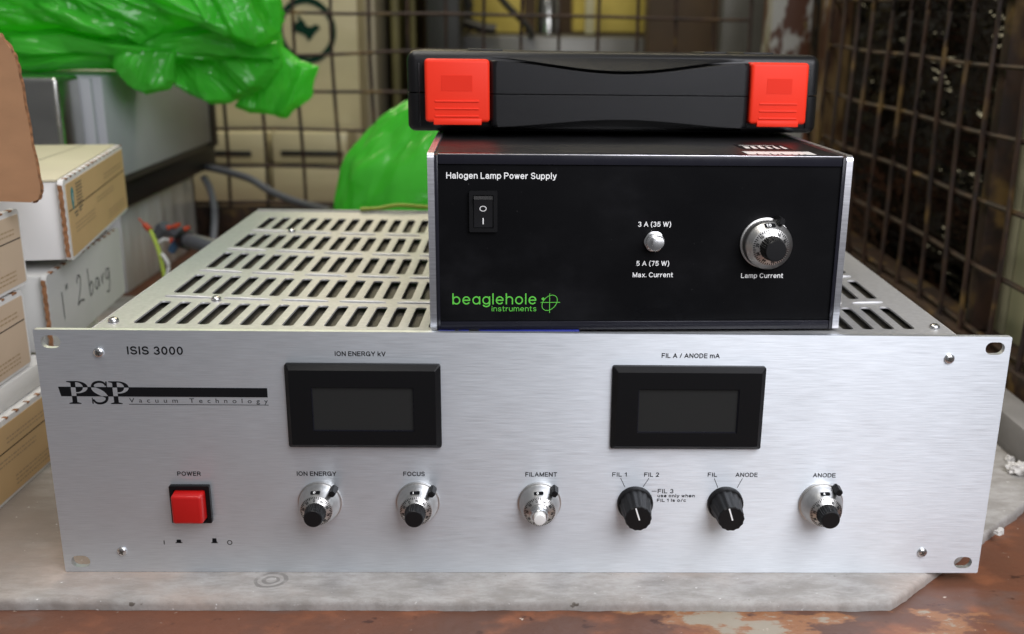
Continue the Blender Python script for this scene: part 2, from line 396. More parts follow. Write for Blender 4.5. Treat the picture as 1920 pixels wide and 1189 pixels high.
def arc(cx, cz, rx, rz, a0, a1):
    n = max(3, int(abs(a1-a0)/18)); return [(cx+rx*cos(R(a0+(a1-a0)*i/n)), cz+rz*sin(R(a0+(a1-a0)*i/n))) for i in range(n+1)]
xh = .72; bw = arc(.25, .36, .25, .36, 0, 360)
FONT = {
 'A': (.68, [[(0, 0), (.34, 1), (.68, 0)], [(.12, .33), (.56, .33)]]), 'C': (.66, [arc(.35, .5, .35, .5, 42, 318)]),
 'D': (.62, [[(0, 0), (0, 1), (.28, 1)]+arc(.28, .5, .34, .5, 80, -80)+[(.28, 0), (0, 0)]]), 'E': (.52, [[(.52, 1), (0, 1), (0, 0), (.53, 0)], [(0, .52), (.48, .52)]]),
 'F': (.50, [[(.5, 1), (0, 1), (0, 0)], [(0, .5), (.44, .5)]]), 'G': (.70, [arc(.36, .5, .36, .5, 42, 335)+[(.70, .46), (.42, .46)], [(.70, .46), (.70, 0)]]),
 'H': (.62, [[(0, 0), (0, 1)], [(.62, 0), (.62, 1)], [(0, .52), (.62, .52)]]), 'I': (.02, [[(.01, 0), (.01, 1)]]), 'L': (.46, [[(0, 1), (0, 0), (.46, 0)]]),
 'M': (.74, [[(0, 0), (0, 1), (.37, .04), (.74, 1), (.74, 0)]]), 'N': (.62, [[(0, 0), (0, 1), (.62, 0), (.62, 1)]]), 'O': (.74, [arc(.37, .5, .37, .5, 0, 360)]),
 'P': (.56, [[(0, 0), (0, 1), (.3, 1)]+arc(.3, .73, .26, .27, 80, -80)+[(.3, .46), (0, .46)]]), 'R': (.58, [[(0, 0), (0, 1), (.3, 1)]+arc(.3, .74, .26, .26, 80, -80)+[(.3, .48), (0, .48)], [(.34, .48), (.58, 0)]]),
 'S': (.56, [arc(.28, .745, .26, .255, 25, 262)+arc(.28, .25, .28, .25, 80, -158)]), 'T': (.58, [[(0, 1), (.58, 1)], [(.29, 1), (.29, 0)]]),
 'V': (.64, [[(0, 1), (.32, 0), (.64, 1)]]), 'W': (.92, [[(0, 1), (.23, 0), (.46, .98), (.69, 0), (.92, 1)]]), 'Y': (.64, [[(0, 1), (.32, .44), (.64, 1)], [(.32, .44), (.32, 0)]]),
 'U': (.6, [[(0, 1), (0, .3)]+arc(.3, .3, .3, .3, 190, 350)+[(.6, 1)]]),
 '0': (.48, [arc(.24, .5, .24, .5, 0, 360)]), '1': (.26, [[(0, .76), (.22, 1), (.22, 0)]]), '2': (.48, [arc(.24, .72, .23, .28, 165, -25)+[(.01, 0), (.49, 0)]]),
 '3': (.48, [arc(.23, .745, .21, .255, 155, -75)+arc(.23, .255, .25, .265, 75, -155)]), '4': (.5, [[(.38, 0), (.38, 1), (0, .3), (.5, .3)]]),
 '5': (.48, [[(.45, 1), (.08, 1), (.03, .48)]+arc(.23, .33, .25, .33, 120, -150)]), '6': (.48, [arc(.3, .62, .28, .38, 60, 180)+arc(.25, .31, .24, .31, 170, -180)]),
 '7': (.48, [[(0, 1), (.48, 1), (.18, 0)]]), '8': (.48, [arc(.24, .75, .2, .25, 0, 360), arc(.24, .26, .24, .26, 0, 360)]), '9': (.48, [arc(.24, .69, .24, .31, 0, 360), arc(.18, .4, .3, .4, 5, -70)]),
 'a': (.48, [arc(.23, .5, .2, .22, 160, 10)+[(.44, .1), (.49, 0)], arc(.22, .2, .21, .2, 40, 320)+[(.43, .2), (.43, .36), (.22, .40)]]),
 '@': (.5, [bw, [(.5, .72), (.5, 0)]]), 'b': (.5, [[(0, 1.03), (0, 0)], bw]), 'd': (.5, [[(.5, 1.03), (.5, 0)], bw]), 'p': (.5, [[(0, .72), (0, -.27)], bw]),
 'c': (.46, [arc(.25, .36, .25, .36, 45, 315)]), 'e': (.5, [[(.03, .37), (.49, .37)]+arc(.25, .36, .25, .36, 8, 318)]), 'f': (.28, [[(.1, 0), (.1, .84), (.16, .98), (.28, 1.0)], [(-.02, .7), (.26, .7)]]),
 'g': (.5, [bw, [(.5, .72), (.5, -.02)]+arc(.25, -.02, .25, .26, 0, -150)]), 'h': (.46, [[(0, 0), (0, 1.03)], [(0, .4)]+arc(.23, .44, .23, .28, 170, 0)+[(.46, 0)]]),
 'i': (.02, [[(.01, 0), (.01, .70)], [(.01, .93), (.01, 1.02)]]), 'l': (.02, [[(.01, 0), (.01, 1.03)]]), 'm': (.78, [[(0, 0), (0, .7)], [(0, .4)]+arc(.195, .46, .195, .26, 170, 0)+[(.39, 0)], [(.39, .4)]+arc(.585, .46, .195, .26, 170, 0)+[(.78, 0)]]),
 'n': (.46, [[(0, 0), (0, .7)], [(0, .4)]+arc(.23, .44, .23, .28, 170, 0)+[(.46, 0)]]), 'o': (.5, [bw]), 'r': (.26, [[(0, 0), (0, .7)], [(0, .38), (.08, .62), (.27, .70)]]),
 's': (.42, [arc(.21, .53, .19, .18, 20, 258)+arc(.21, .18, .21, .18, 80, -155)]), 't': (.28, [[(.1, .95), (.1, .12), (.17, 0), (.28, .01)], [(-.03, .68), (.27, .68)]]),
 'u': (.46, [[(.46, .7), (.46, 0)], [(0, .7), (0, .28)]+arc(.23, .27, .23, .28, 190, 350)+[(.46, .4)]]), 'w': (.66, [[(0, .7), (.17, 0), (.33, .7), (.49, 0), (.66, .7)]]), 'x': (.44, [[(0, .7), (.44, 0)], [(.44, .7), (0, 0)]]),
 'y': (.46, [[(0, .7), (.23, .02)], [(.46, .7), (.2, -.18), (.02, -.25)]]), 'k': (.44, [[(0, 0), (0, 1.03)], [(.42, .7), (0, .28)], [(.16, .42), (.44, 0)]]), 'v': (.44, [[(0, .7), (.22, 0), (.44, .7)]]),
 '.': (.02, [[(.01, 0), (.01, .05)]]), '(': (.16, [[(.17, 1.08), (.04, .8), (0, .42), (.04, .05), (.17, -.22)]]), ')': (.16, [[(0, 1.08), (.13, .8), (.17, .42), (.13, .05), (0, -.22)]]), '/': (.28, [[(0, 0), (.28, 1)]]),
}
_gc = {}
def glyphs(txt, spacing=1.0):
    key = (txt, spacing)
    if key in _gc: return _gc[key]
    def raw(t):
        cu = bpy.data.curves.new('tmp', 'FONT'); cu.body = t; cu.size = 1; cu.space_character = spacing; cu.resolution_u = 4
        o = bpy.data.objects.new('tmp', cu); COL.objects.link(o)
        me = o.to_mesh(); vs = [(v.co.x, v.co.y) for v in me.vertices]; fs = [list(p.vertices) for p in me.polygons]
        o.to_mesh_clear(); bpy.data.objects.remove(o); bpy.data.curves.remove(cu); return vs, fs
    vs, fs = raw(txt)
    if 'ch' not in _gc: _gc['ch'] = max(v[1] for v in raw('H')[0])
    _gc[key] = (vs, fs, min(v[0] for v in vs), max(v[0] for v in vs), _gc['ch'])
    return _gc[key]

def obj(name, mb, mats, parent=None, sharp=35, smooth=True, base=None):
    """one mesh object; `base` = the parent's place when the mesh was written in room coordinates"""
    me = bpy.data.meshes.new(name)
    off = Vector(base) if base is not None else Vector((0, 0, 0))
    me.from_pydata([(v-off)*S for v in mb.v], [], mb.f)
    b = bmesh.new(); b.from_mesh(me)
    bmesh.ops.remove_doubles(b, verts=b.verts, dist=1e-6) if len(mb.v) < 60000 else None
    if len(b.faces) == len(mb.f):
        bmesh.ops.recalc_face_normals(b, faces=b.faces); b.to_mesh(me)
    b.free(); me.update()
    ml = mats if isinstance(mats, (list, tuple)) else [mats]
    for mm in ml: me.materials.append(M[mm])
    if len(ml) > 1 and len(me.polygons) == len(mb.mi): me.polygons.foreach_set('material_index', mb.mi)
    if smooth:
        me.polygons.foreach_set('use_smooth', [True]*len(me.polygons)); me.set_sharp_from_angle(angle=R(sharp))
    o = bpy.data.objects.new(name, me); COL.objects.link(o)
    if parent is not None: o.parent = parent
    return o
def tag(o, label, cat, group=None):
    o['label'] = label; o['category'] = cat
    if group: o['group'] = group
    return o
def thing(name, label, cat, loc=(0, 0, 0), rot=(0, 0, 0), group=None):
    o = bpy.data.objects.new(name, None); COL.objects.link(o); o.empty_display_size = .02
    o.location = Vector(loc)*S; o.rotation_euler = rot
    return tag(o, label, cat, group)
def struct(name, mb, mm, kind='structure', **k):
    o = obj(name, mb, mm, **k); o['kind'] = kind; return o
def rrect(x0, x1, z0, z1, r, n=5):
    p = []
    for cx, cz, a in ((x1-r, z1-r, 0), (x0+r, z1-r, 90), (x0+r, z0+r, 180), (x1-r, z0+r, 270)):
        for i in range(n+1): t = R(a+90*i/n); p.append((cx+r*cos(t), cz+r*sin(t)))
    return p
def smooth_path(pts, n=8):
    pts = [Vector(p) for p in pts]; P = [pts[0]]+pts+[pts[-1]]; out = []
    for i in range(1, len(P)-2):
        for k in range(n):
            t = k/n; a, b, c, d = P[i-1], P[i], P[i+1], P[i+2]
            out.append(.5*((2*b)+(c-a)*t+(2*a-5*b+4*c-d)*t*t+(3*b-a-3*c+d)*t**3))
    return out+[pts[-1]]
X, Z, Y = Vector((1, 0, 0)), Vector((0, 0, 1)), Vector((0, 1, 0))
FN = Vector((0, -1, 0))

# ================================================================== the setting
mb = MB(); mb.box(-2500, 2500, -135, 3200, -16, -6)
struct('floor', mb, 'rust_floor')

# board under the instruments: uneven outline, chipped edges
def jit(a, b, n, amp):
    a = Vector(a); b = Vector(b); d = (b-a); nn = Vector((-d.y, d.x)).normalized(); out = []
    for i in range(n):
        t = i/n; out.append(a+d*t+nn*amp*(noise.noise(Vector((a.x+d.x*t, a.y+d.y*t, 3))*.06)+.6*noise.noise(Vector((a.x+d.x*t, a.y+d.y*t, 9))*.3)))
    return out
ol = []
for a, b, n in (((-560, -27), (186, -28), 200), ((186, -28), (216, 0), 14), ((216, 0), (340, 116), 60), ((340, 116), (340, 330), 40),
                ((340, 330), (340, 560), 8), ((340, 560), (-560, 560), 10), ((-560, 560), (-560, -27), 10)):
    ol += [(p.x, p.y) for p in jit(a, b, n, .9)]
mb = MB()
N = len(ol); cx_ = sum(p[0] for p in ol)/N; cy_ = sum(p[1] for p in ol)/N
def inset(p, d, i, s):
    q = Vector(p); c0 = Vector((max(min(q.x, 180), -500), max(min(q.y, 400), 40)))
    v = (c0-q); return q+v.normalized()*d*(1+s*noise.noise(Vector((p[0], p[1], 5))*.2))
loopsv = []
for d, z in ((0, -5.9), (0, -3.2), (.3, -1.6), (1.6, -.25), (2.6, 0)):
    loopsv.append([(inset(p, d, i, .9).x, inset(p, d, i, .9).y, z) for i, p in enumerate(ol)])
vs = [v for l in loopsv for v in l]; fs = []
for j in range(len(loopsv)-1):
    for i in range(N): fs.append([j*N+i, j*N+(i+1) % N, (j+1)*N+(i+1) % N, (j+1)*N+i])
fs.append([(len(loopsv)-1)*N+i for i in range(N)])
mb.add(vs, fs)
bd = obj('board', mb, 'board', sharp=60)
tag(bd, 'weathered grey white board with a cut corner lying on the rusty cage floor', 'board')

# ---- cage: back mesh, right mesh, posts, rails
CX, CY = 370, 900
cage = thing('storage_cage', 'rusty wire mesh cage standing behind and to the right of the instruments', 'cage', (CX, CY, -6))
def wob(p, a): return Vector((noise.noise(p*.006), noise.noise(p*.006+Vector((31, 7, 3))), noise.noise(p*.006+Vector((3, 77, 5)))))*a
mb = MB()
for i in range(23):
    x = -781+i*48.2
    if x > CX-70: break
    pts = [Vector((x, CY, z)) for z in range(20, 900, 40)]
    mb.tube([p+wob(p, 5) for p in pts], 2.3, 6)
for j in range(17):
    z = 38.5+j*48.6
    pts = [Vector((x, CY-4, z)) for x in range(-800, CX-60, 30)]
    amp = 9 if j == 4 else 4
    mb.tube([p+wob(p+Vector((0, 40*j, 0)), amp) for p in pts], 2.3, 6)
obj('wire_mesh', mb, 'rust_wire', cage, base=(CX, CY, -6))
mb = MB()
def bulge(p):
    b = 16*math.exp(-((p.y-700)/170)**2-((p.z-120)/120)**2)
    return p+Vector((-b*.6, -b*1.1, 0))+wob(p, 4)
for i in range(17):
    y = 838-i*53.5+(6 if i % 3 == 0 else 0)
    mb.tube([bulge(Vector((CX, y, z))) for z in range(22, 900, 30)], 2.3, 6)
for j in range(16):
    z = 36+j*53.5
    mb.tube([bulge(Vector((CX+4, y, z))) for y in range(0, 880, 30)], 2.3, 6)
obj('wire_mesh', mb, 'rust_wire', cage, base=(CX, CY, -6))
mb = MB(); mb.box(-800, CX-60, CY-2, CY+34, -5.5, 33, 2)
obj('bottom_rail', mb, 'rust_wire', cage, base=(CX, CY, -6))
mb = MB(); mb.box(CX-4, CX+34, -100, CY-62, -5.5, 30, 2)
obj('bottom_rail', mb, 'rust_wire', cage, base=(CX, CY, -6))
mb = MB(); mb.box(CX-64, CX-12, CY-8, CY+46, -5, 900, 3)
obj('corner_post', mb, 'post', cage, base=(CX, CY, -6))
mb = MB(); mb.box(CX-6, CX+26, CY-58, CY-20, -5, 900, 3)
obj('corner_post', mb, 'post2', cage, base=(CX, CY, -6))
mb = MB(); mb.box(CX+6, CX+24, 352, 368, 31, 900, 2)
obj('side_post', mb, 'rust_wire', cage, base=(CX, CY, -6))

# ---- beyond the right mesh: dark wrapped load and a cream panel
mb = MB(); ny, nz = 90, 110
for j in range(nz+1):
    for i in range(ny+1):
        y = 400+i*8.4; z = -5+j*6.4
        p = Vector((0, y, z))
        d = 9*noise.noise(Vector((y*.011, z*.03, 1)))+4.5*(1-abs(noise.noise(Vector((y*.018+z*.004, z*.11, 4))))*2)+2*noise.noise(Vector((y*.05, z*.2, 8)))
        mb.v.append(Vector((432-d, y, z)))
for j in range(nz):
    for i in range(ny):
        a = j*(ny+1)+i; mb.f.append([a, a+1, a+ny+2, a+ny+1]); mb.mi.append(0)
wl = MB(); wl.box(440, 900, 405, 1150, -5.9, 690, 4)
wl.v += []
o0 = len(wl.v); wl.v += mb.v; wl.f += [[i+o0 for i in f] for f in mb.f]; wl.mi += mb.mi
wr = obj('wrapped_load', wl, 'wrap', sharp=180); tag(wr, 'tall load in creased black shrink wrap behind the right wire mesh', 'wrapped load')
mb = MB()
for k in range(5): mb.box(400, 424, 134+k*52.5, 184+k*52.5, 14, 560, 2)
mb.box(400.5, 430, 132, 394, -5.9, 13.5, 1)
o = obj('corrugated_sheet', mb, 'cream_panel'); tag(o, 'dull cream ribbed sheet behind the mesh at the right edge', 'sheet')

# ---- beyond the back mesh
def block(mb, x0, y0, x1, y1, Yf, depth, bev=3, zlow=None):
    a = at(x0, y0, 1, Yf); b = at(x1, y1, 1, Yf)
    mb.box(a.x, b.x, Yf, Yf+depth, zlow if zlow is not None else b.z, a.z, bev); return a, b
cb = thing('cream_cabinet', 'cream cabinet with a round green bird emblem behind the back mesh', 'cabinet', (-420, 1250, -6))
B0 = (-420, 1250, -6)
mb = MB(); mb.box(-760, -276, 1250, 1600, -5.5, 560, 4); obj('body', mb, 'cream_cab', cb, base=B0)
ec = at(575, 57, 1, 1249); k = 1743/1965*1.20
mb = MB()
ring = [(ec.x+49*k*.89*cos(2*pi*i/48)*(1), ec.z+53.5*k*.89*sin(2*pi*i/48)) for i in range(48)]
rin = [(ec.x+40*k*.89*cos(2*pi*i/48), ec.z+43.5*k*.89*sin(2*pi*i/48)) for i in range(48)]
mb.prism(ring, [rin], 1248.4, 1249.6)
bird = [(560, 28), (566, 36), (572, 42), (574, 48), (582, 51), (590, 46), (597, 47), (600, 54), (594, 58), (589, 64), (584, 72), (578, 77), (574, 68), (566, 63), (556, 60), (548, 54), (547, 44), (556, 42), (561, 38), (556, 32)]
bw = [at(x, y, 1, 1249) for x, y in bird]
mb.prism([(p.x, p.z) for p in bw], [], 1248.4, 1249.6)
obj('emblem', mb, 'emblem', cb, base=B0)
dr = thing('drawer_unit', 'low cream drawer unit with dark slot handles wrapped in film', 'drawers', (-420, 1150, -6))
B1 = (-420, 1150, -6)
for x0, x1, hx0, hx1 in ((330, 503, 400, 472), (508, 652, 527, 644)):
    mb = MB(); a = at(x0, 248, 1, 1150); b = at(x1, 300, 1, 1150); c = at(x1, 440, 1, 1150)
    mb.box(a.x, b.x, 1150, 1240, b.z-6, a.z, 3); mb.box(a.x, b.x, 1142, 1240, -5.5, b.z-9, 3)
    d = obj('drawer_front', mb, 'cream_cab', dr, base=B1)
    mb = MB(); p = at(hx0, 282, 1, 1150); q_ = at(hx1, 293, 1, 1150)
    mb.box(p.x, q_.x, 1146, 1149.7, q_.z, p.z, 1); obj('slot_handle', mb, 'dark', d, base=B1)
def back(name, label, cat, rects, Yf, depth, mm, zlow=-5.5):
    mb = MB()
    for rc in rects: block(mb, *rc[:4], Yf, depth, 3, zlow if len(rc) < 5 else None)
    return tag(obj(name, mb, mm), label, cat)
back('tall_cabinet', 'pale beige tall cabinet edge right of the cream cabinet', 'cabinet', [(664, -300, 716, 420)], 1330, 300, 'grey_cab')
back('locker', 'olive locker side between the beige cabinet and dark machine', 'locker', [(722, -300, 758, 420), (760, -300, 788, 420)], 1420, 300, 'olive')
back('dark_machine', 'black machine standing behind the mesh above the case left end', 'machine', [(792, -300, 866, 420)], 1300, 300, 'dark')
back('work_bench', 'grey metal bench top behind the mesh above the carry case', 'bench', [(868, 66, 1196, 420)], 1450, 260, 'grey_bench')
bt = [at(x, 66, 1, 1500) for x in (870, 1000, 1100, 1200)]
back('ochre_crate', 'ochre yellow crate on the bench behind the mesh', 'crate', [(882, -120, 982, 62, 1)], 1560, 120, 'ochre')
back('olive_crate', 'dim olive crate on the bench beside the ochre one', 'crate', [(1078, -120, 1222, 62, 1)], 1580, 100, 'ochre')
back('brown_board', 'dark brown board standing behind the mesh left of the peeling post', 'board', [(1228, -300, 1372, 420)], 1380, 60, 'brown')
back('grey_pipe_box', 'grey vertical duct beside the dark brown board', 'duct', [(1374, -300, 1410, 420)], 1340, 60, 'grey_bench')
mb = MB(); mb.tube(smooth_path([at(x, y, 1, 1430) for x, y in ((868, -30), (880, 20), (866, 36), (880, 44), (905, 52), (930, 55))]), 9, 8)
tag(obj('black_hose', mb, 'dark'), 'black hose hanging in front of the ochre crate', 'hose')
mb = MB(); mb.tube(smooth_path([at(x, y, 1, 1440) for x, y in ((925, -20), (955, 15), (985, 45), (1000, 70))]), 6, 8)
tag(obj('black_cable', mb, 'dark'), 'black cable slanting past the bench behind the mesh', 'cable')
mb = MB(); mb.lathe([(0, 22), (60, 22), (78, 12), (80, 6)], at(1027, 64, 1, 1470), 24, frame=(Z, X, Y))
tag(obj('bright_canister', mb, 'steel'), 'small shiny canister on the grey bench behind the case', 'canister')
mb = MB(); mb.box(at(1098, 0, 1, 1480).x, at(1116, 0, 1, 1480).x, 1480, 1500, at(1100, 64, 1, 1480).z, at(1100, -60, 1, 1480).z, 2)
tag(obj('pale_strut', mb, 'cream_panel'), 'pale upright strut on the bench beside the olive crate', 'strut')
mb = MB(); mb.box(-2600, 2600, 2400, 2440, -5.9, 2000)
struct('wall', mb, 'brown')

# ---- grey beam and plaster crumbs at the right
mb = MB(); mb.box(328, 352, 60, 330, .1, 25, 1.5)
tag(obj('grey_beam', mb, 'grey_beam'), 'grey beam lying on the board beside the right mesh rail', 'beam')
for i, (px, py, rr, lab) in enumerate(((1908, 885, 7, 'largest white plaster lump by the grey beam'), (1893, 862, 3.2, 'small plaster crumb close beside the grey beam'),
                                       (1873, 1000, 3, 'tiny plaster crumb on the cut edge of the board'))):
    p = at(px, py, 2, 1.0); mb = MB(); b = bmesh.new(); bmesh.ops.create_icosphere(b, subdivisions=3, radius=rr)
    for v in b.verts: v.co *= .85+.5*noise.noise(v.co*.45+Vector((i*9, 0, 0)))
    for v in b.verts: v.co = Vector((v.co.x*1.1, v.co.y, max(v.co.z*.8, -rr*.35)))+p+Vector((0, 0, rr*.3))
    mb.bm(b); tag(obj('plaster_lump', mb, 'plaster', sharp=20), lab, 'debris', 'plaster crumbs by the beam')

# ================================================================== cardboard boxes
GRP = 'white mailer boxes stacked on the left'
def mailer(label, loc, yaw, Lh, D, H, face='tan_label', body='carton_white', kind='printed', lid=False, top=None):
    """label face on the local plane x = 0 looking to +x, running along +y from the near end"""
    t = thing('mailer_box', label, 'box', loc, (0, 0, yaw), GRP)
    mb = MB(); mb.box(-D, -4, 5, Lh-5, 0, H-1.5, 1.2); obj('body', mb, body, t)
    mb = MB()
    out = rrect(0, Lh, 0, H, 4, 4)
    mb.prism(out, [], -3.6, -.2, to=lambda x, y, z: Vector((y, x, z)))
    fp = obj('front_flap', mb, body, t)
    mb = MB(); pts = []
    for i in range(40):
        z = 3+(H-6)*i/39; pts.append(Vector((-1.9+.25*sin(i*1.3), -.25, z)))
    mb.line(pts, 2.9, (0, -1, 0), .1)
    mb.line([p+Vector((-.25*sin(i*1.3), 0, 0)) for i, p in enumerate(pts)], 1.2, (0, -1, 0), .25)
    obj('corrugated_edge', mb, 'kraft_edge', fp, smooth=False)
    if kind != 'plain':
        mb = MB(); mb.prism([(p[0], p[1]) for p in rrect(5, Lh-2.5, 2, H-3.5, 1, 2)], [], -.05, .25, to=lambda x, y, z: Vector((y, x, z)))
        lb = obj('printed_label', mb, face, fp)
        mb = MB()
        nx = Vector((1, 0, 0))
        zl = H*.60
        mb.line([(0, 6, zl), (0, Lh-3.5, zl+1)], .7, nx, .36)
        obj('rule', mb, 'ink', lb, smooth=False)
        mb = MB(); rnd = random.Random(int(abs(loc[1])*7+loc[2]))
        for (ya, yb, za, k) in ((Lh*.62, Lh*.93, H*.12, 3), (Lh*.1, Lh*.4, H*.30, 3), (Lh*.45, Lh*.75, H*.46, 2), (Lh*.60, Lh*.95, H*.70, 2)):
            for j in range(k):
                y = ya
                while y < yb:
                    w = rnd.uniform(1.2, 4.5); mb.line([(0, y, za+j*2.6), (0, min(y+w, yb), za+j*2.6)], .9, nx, .36); y += w+1.0
        obj('fine_print', mb, 'print_faint', lb, smooth=False)
    mb = MB()
    for k in range(int(Lh/13)):
        y = 8+k*13+random.uniform(-1, 1)
        mb.box(-3.2+random.uniform(0, .8), .25, y, y+random.uniform(2.6, 6.5), H-1.1, H+.12, .3)
    obj('perforation', mb, 'kraft_edge', t)
    if top:
        mb = MB(); mb.box(-D+2, -4.5, 4, Lh-3, H-1.4, H+.4, .5); tp = obj('lid', mb, top, t)
        mb = MB(); mb.line([(-D*.55, 4, H+.45), (-D*.30, Lh-6, H+.45)], .7, Z, .1)
        rnd = random.Random(4)
        for j in range(4):
            mb.line([(-D*.8+j*3, Lh*.5, H+.45), (-D*.8+j*3, Lh*.5+rnd.uniform(20, 34), H+.45)], .8, Z, .1)
        obj('print', mb, 'print_grey', tp, smooth=False)
    if lid:
        mb = MB(); mb.box(-D+2, -7, 6, Lh-9, H-1.3, H+14.5, 2); obj('tuck_flap', mb, body, t)
    return t, fp
yA = R(10)
boxA, fA = mailer('tan labelled white box, topmost of the rear stack, with a teal drop emblem', (-302, 190, 122), yA, 198, 92, 53.5, top='cream_label')
mb = MB(); dp = [(18, 31.5), (16.2, 36), (15.5, 41), (17, 45), (19.5, 46.5), (22, 45), (22.8, 41), (21.6, 36), (20, 32)]
mb.prism(dp, [], .33, .45, to=lambda x, y, z: Vector((y, x, z))); 
obj('emblem', mb, 'teal', fA)
mb = MB(); mb.line([(0, 18.6, 37), (0, 19.2, 42.5)], 1.1, X, .6); obj('emblem_mark', mb, 'carton_white', fA, smooth=False)
mb = MB(); rnd = random.Random(2)
for j in range(7):
    for (a, b) in ((30, 48),):
        y = a
        while y < b-rnd.uniform(0, 4): w = rnd.uniform(1, 3.5); mb.line([(0, y, 33.5+j*2.2), (0, y+w, 33.5+j*2.2)], 1.0, X, .42); y += w+.7
for y0, y1, zz in ((20, 30, 28.6), (33, 45, 30), (22, 29, 26.4), (34, 40, 28)): mb.line([(0, y0, zz), (0, y1, zz+.3)], 1.2, X, .42)
obj('address_print', mb, 'print_grey', fA, smooth=False)

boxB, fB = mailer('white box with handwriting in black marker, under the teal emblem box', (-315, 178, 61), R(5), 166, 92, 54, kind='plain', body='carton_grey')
mb = MB()
def hw(strokes):
    for st in strokes: mb.line(smooth_path([(0, a, b) for a, b in st], 5), 1.05, X, .25)
hw([[(24, 37), (24.2, 29), (24.0, 18)], [(33, 40), (32.6, 36)], [(36, 40), (35.6, 36)],
    [(55, 35), (59, 40), (63, 37), (61, 30), (54, 21), (53.5, 20), (60, 21.5), (67, 20)],
    [(80, 40), (80.3, 30), (81, 20), (86, 21), (88, 26), (85, 29), (81, 26)],
    [(101, 28), (96, 28), (94, 23), (98, 20.5), (101.5, 25), (102, 28), (103, 20.5)],
    [(110, 28), (110.5, 21), (111, 25), (115, 28.5)],
    [(128, 29), (122, 29), (120, 24), (124, 22), (128, 26), (128.5, 29), (128, 18), (124, 12), (119, 13)]])
obj('handwriting', mb, 'marker', fB, smooth=False)
boxF, _ = mailer('white box in shade at the bottom of the rear stack', (-338, 185, .2), R(5), 150, 80, 59, kind='plain')
boxE, _ = mailer('tan box at the bottom of the front stack', (-312, -45, .2), R(-1), 225, 110, 49, lid=True)
boxD, _ = mailer('pinkish label box in the middle of the front stack', (-317, -55, 64.8), R(0), 204, 110, 49, face='pink_label')
boxC, fC = mailer('pinkish label box with open brown flap, on top of the front stack', (-317, -45, 115.5), R(0), 203, 110, 48, face='pink_label')
# the open flap, kraft side to the camera
pf = [(-70, 20), (-20, 45), (0, 64), (22, 92), (33, 118), (42, 160), (60, 262), (77, 345), (78, 360), (73, 374), (60, 379), (0, 377), (-70, 374)]
wpts = [at(x, y, 1, 132) for x, y in pf]
mb = MB(); mb.prism([(p.x, p.z) for p in wpts], [], 130.5, 133.5); mb.k = 1
eg = smooth_path(wpts[2:11], 8)
mb.line([Vector((p.x+.1, 132+.5*sin(i*1.1), p.z)) for i, p in enumerate(eg)], 2.4, (.9, -.2, -.2), .2)
fl = obj('open_flap', mb, ['kraft', 'kraft_edge'], boxC, sharp=40, base=(-317, -45, 115.5))

# ================================================================== instruments at the back left
t = thing('grey_instrument', 'light grey instrument under the green bag with a stainless front', 'instrument', (-400, 519, 118))
BI = (-400, 519, 118)
mb = MB(); mb.box(-660, -400, 519, 845, 124, 222, 2); mb.box(-655, -408, 512, 518.6, 126, 220, 1)
obj('body', mb, 'instr', t, base=BI)
mb = MB(); mb.box(-660, -401, 522, 850, 117, 123.6, 1); mb.box(-660, -398, 846, 868, 117, 222, 2); obj('base_rail', mb, 'instr_dark', t, base=BI)
mb = MB(); mb.box(-660, -416, 462, 511, 119, 224, 5, 4); obj('front_panel', mb, 'steel', t, base=BI)
mb = MB(); mb.box(-660, -410, 560, 892, 88, 116.8, 2)
tag(obj('black_unit', mb, 'black_unit'), 'flat black unit sandwiched between the two grey instruments', 'unit')
t = thing('grey_metal_case', 'dull grey metal case in clear film below the black unit', 'case', (-424, 590, -6))
BI = (-424, 590, -6)
mb = MB(); mb.box(-660, -424, 590, 832, -5.8, 87.5, 2); obj('body', mb, 'instr_low', t, base=BI)
mb = MB(); mb.box(-660, -428, 832.5, 852, -5.8, 84, 2); obj('rear_panel', mb, 'instr_dark', t, base=BI)

# cables and loose wires
mb = MB(); mb.tube(smooth_path([at(372, 312, 1, 850), at(400, 316, 1, 840), at(440, 326, 1, 815), at(472, 337, 1, 790), at(510, 360, 1, 760), at(560, 380, 1, 720), at(620, 396, 1, 680)]), 4.6, 10)
tag(obj('grey_cable', mb, 'cable'), 'dark grey cable sloping down in front of the back mesh', 'cable')
mb = MB(); mb.tube(smooth_path([at(380, 330, 1, 885), at(392, 350, 1, 884), at(401, 385, 1, 882), at(402, 420, 1, 880), at(398, 470, 1, 870)]), 4.6, 10)
tag(obj('pale_cable', mb, 'cable_pale'), 'pale grey cable hanging beside the grey metal case', 'cable')
wt = thing('cut_cable', 'cut grey multicore cable end with black tape and red tips', 'cable', at(360, 455, 1, 520)); BW = at(360, 455, 1, 520)
mb = MB(); mb.tube(smooth_path([at(346, 450, 1, 520), at(370, 455, 1, 500), at(410, 466, 1, 480), at(470, 480, 1, 470)]), 7.5, 12); obj('sheath', mb, 'cable', wt, base=BW)
mb = MB(); mb.tube([at(343, 450, 1, 521), at(354, 452, 1, 512)], 8.6, 12); obj('tape', mb, 'black_plastic', wt, base=BW)
mb = MB(); mb.tube(smooth_path([at(345, 448, 1, 520), at(334, 452, 1, 525), at(322, 470, 1, 530)]), 4.2, 8); obj('core', mb, 'wire_blue', wt, base=BW)
mb = MB(); mb.tube(smooth_path([at(340, 440, 1, 525), at(322, 432, 1, 530), at(298, 432, 1, 535)]), 7, 8); mb.tube([at(310, 424, 1, 528), at(296, 440, 1, 534)], 6, 8); obj('core', mb, 'cable', wt, base=BW)
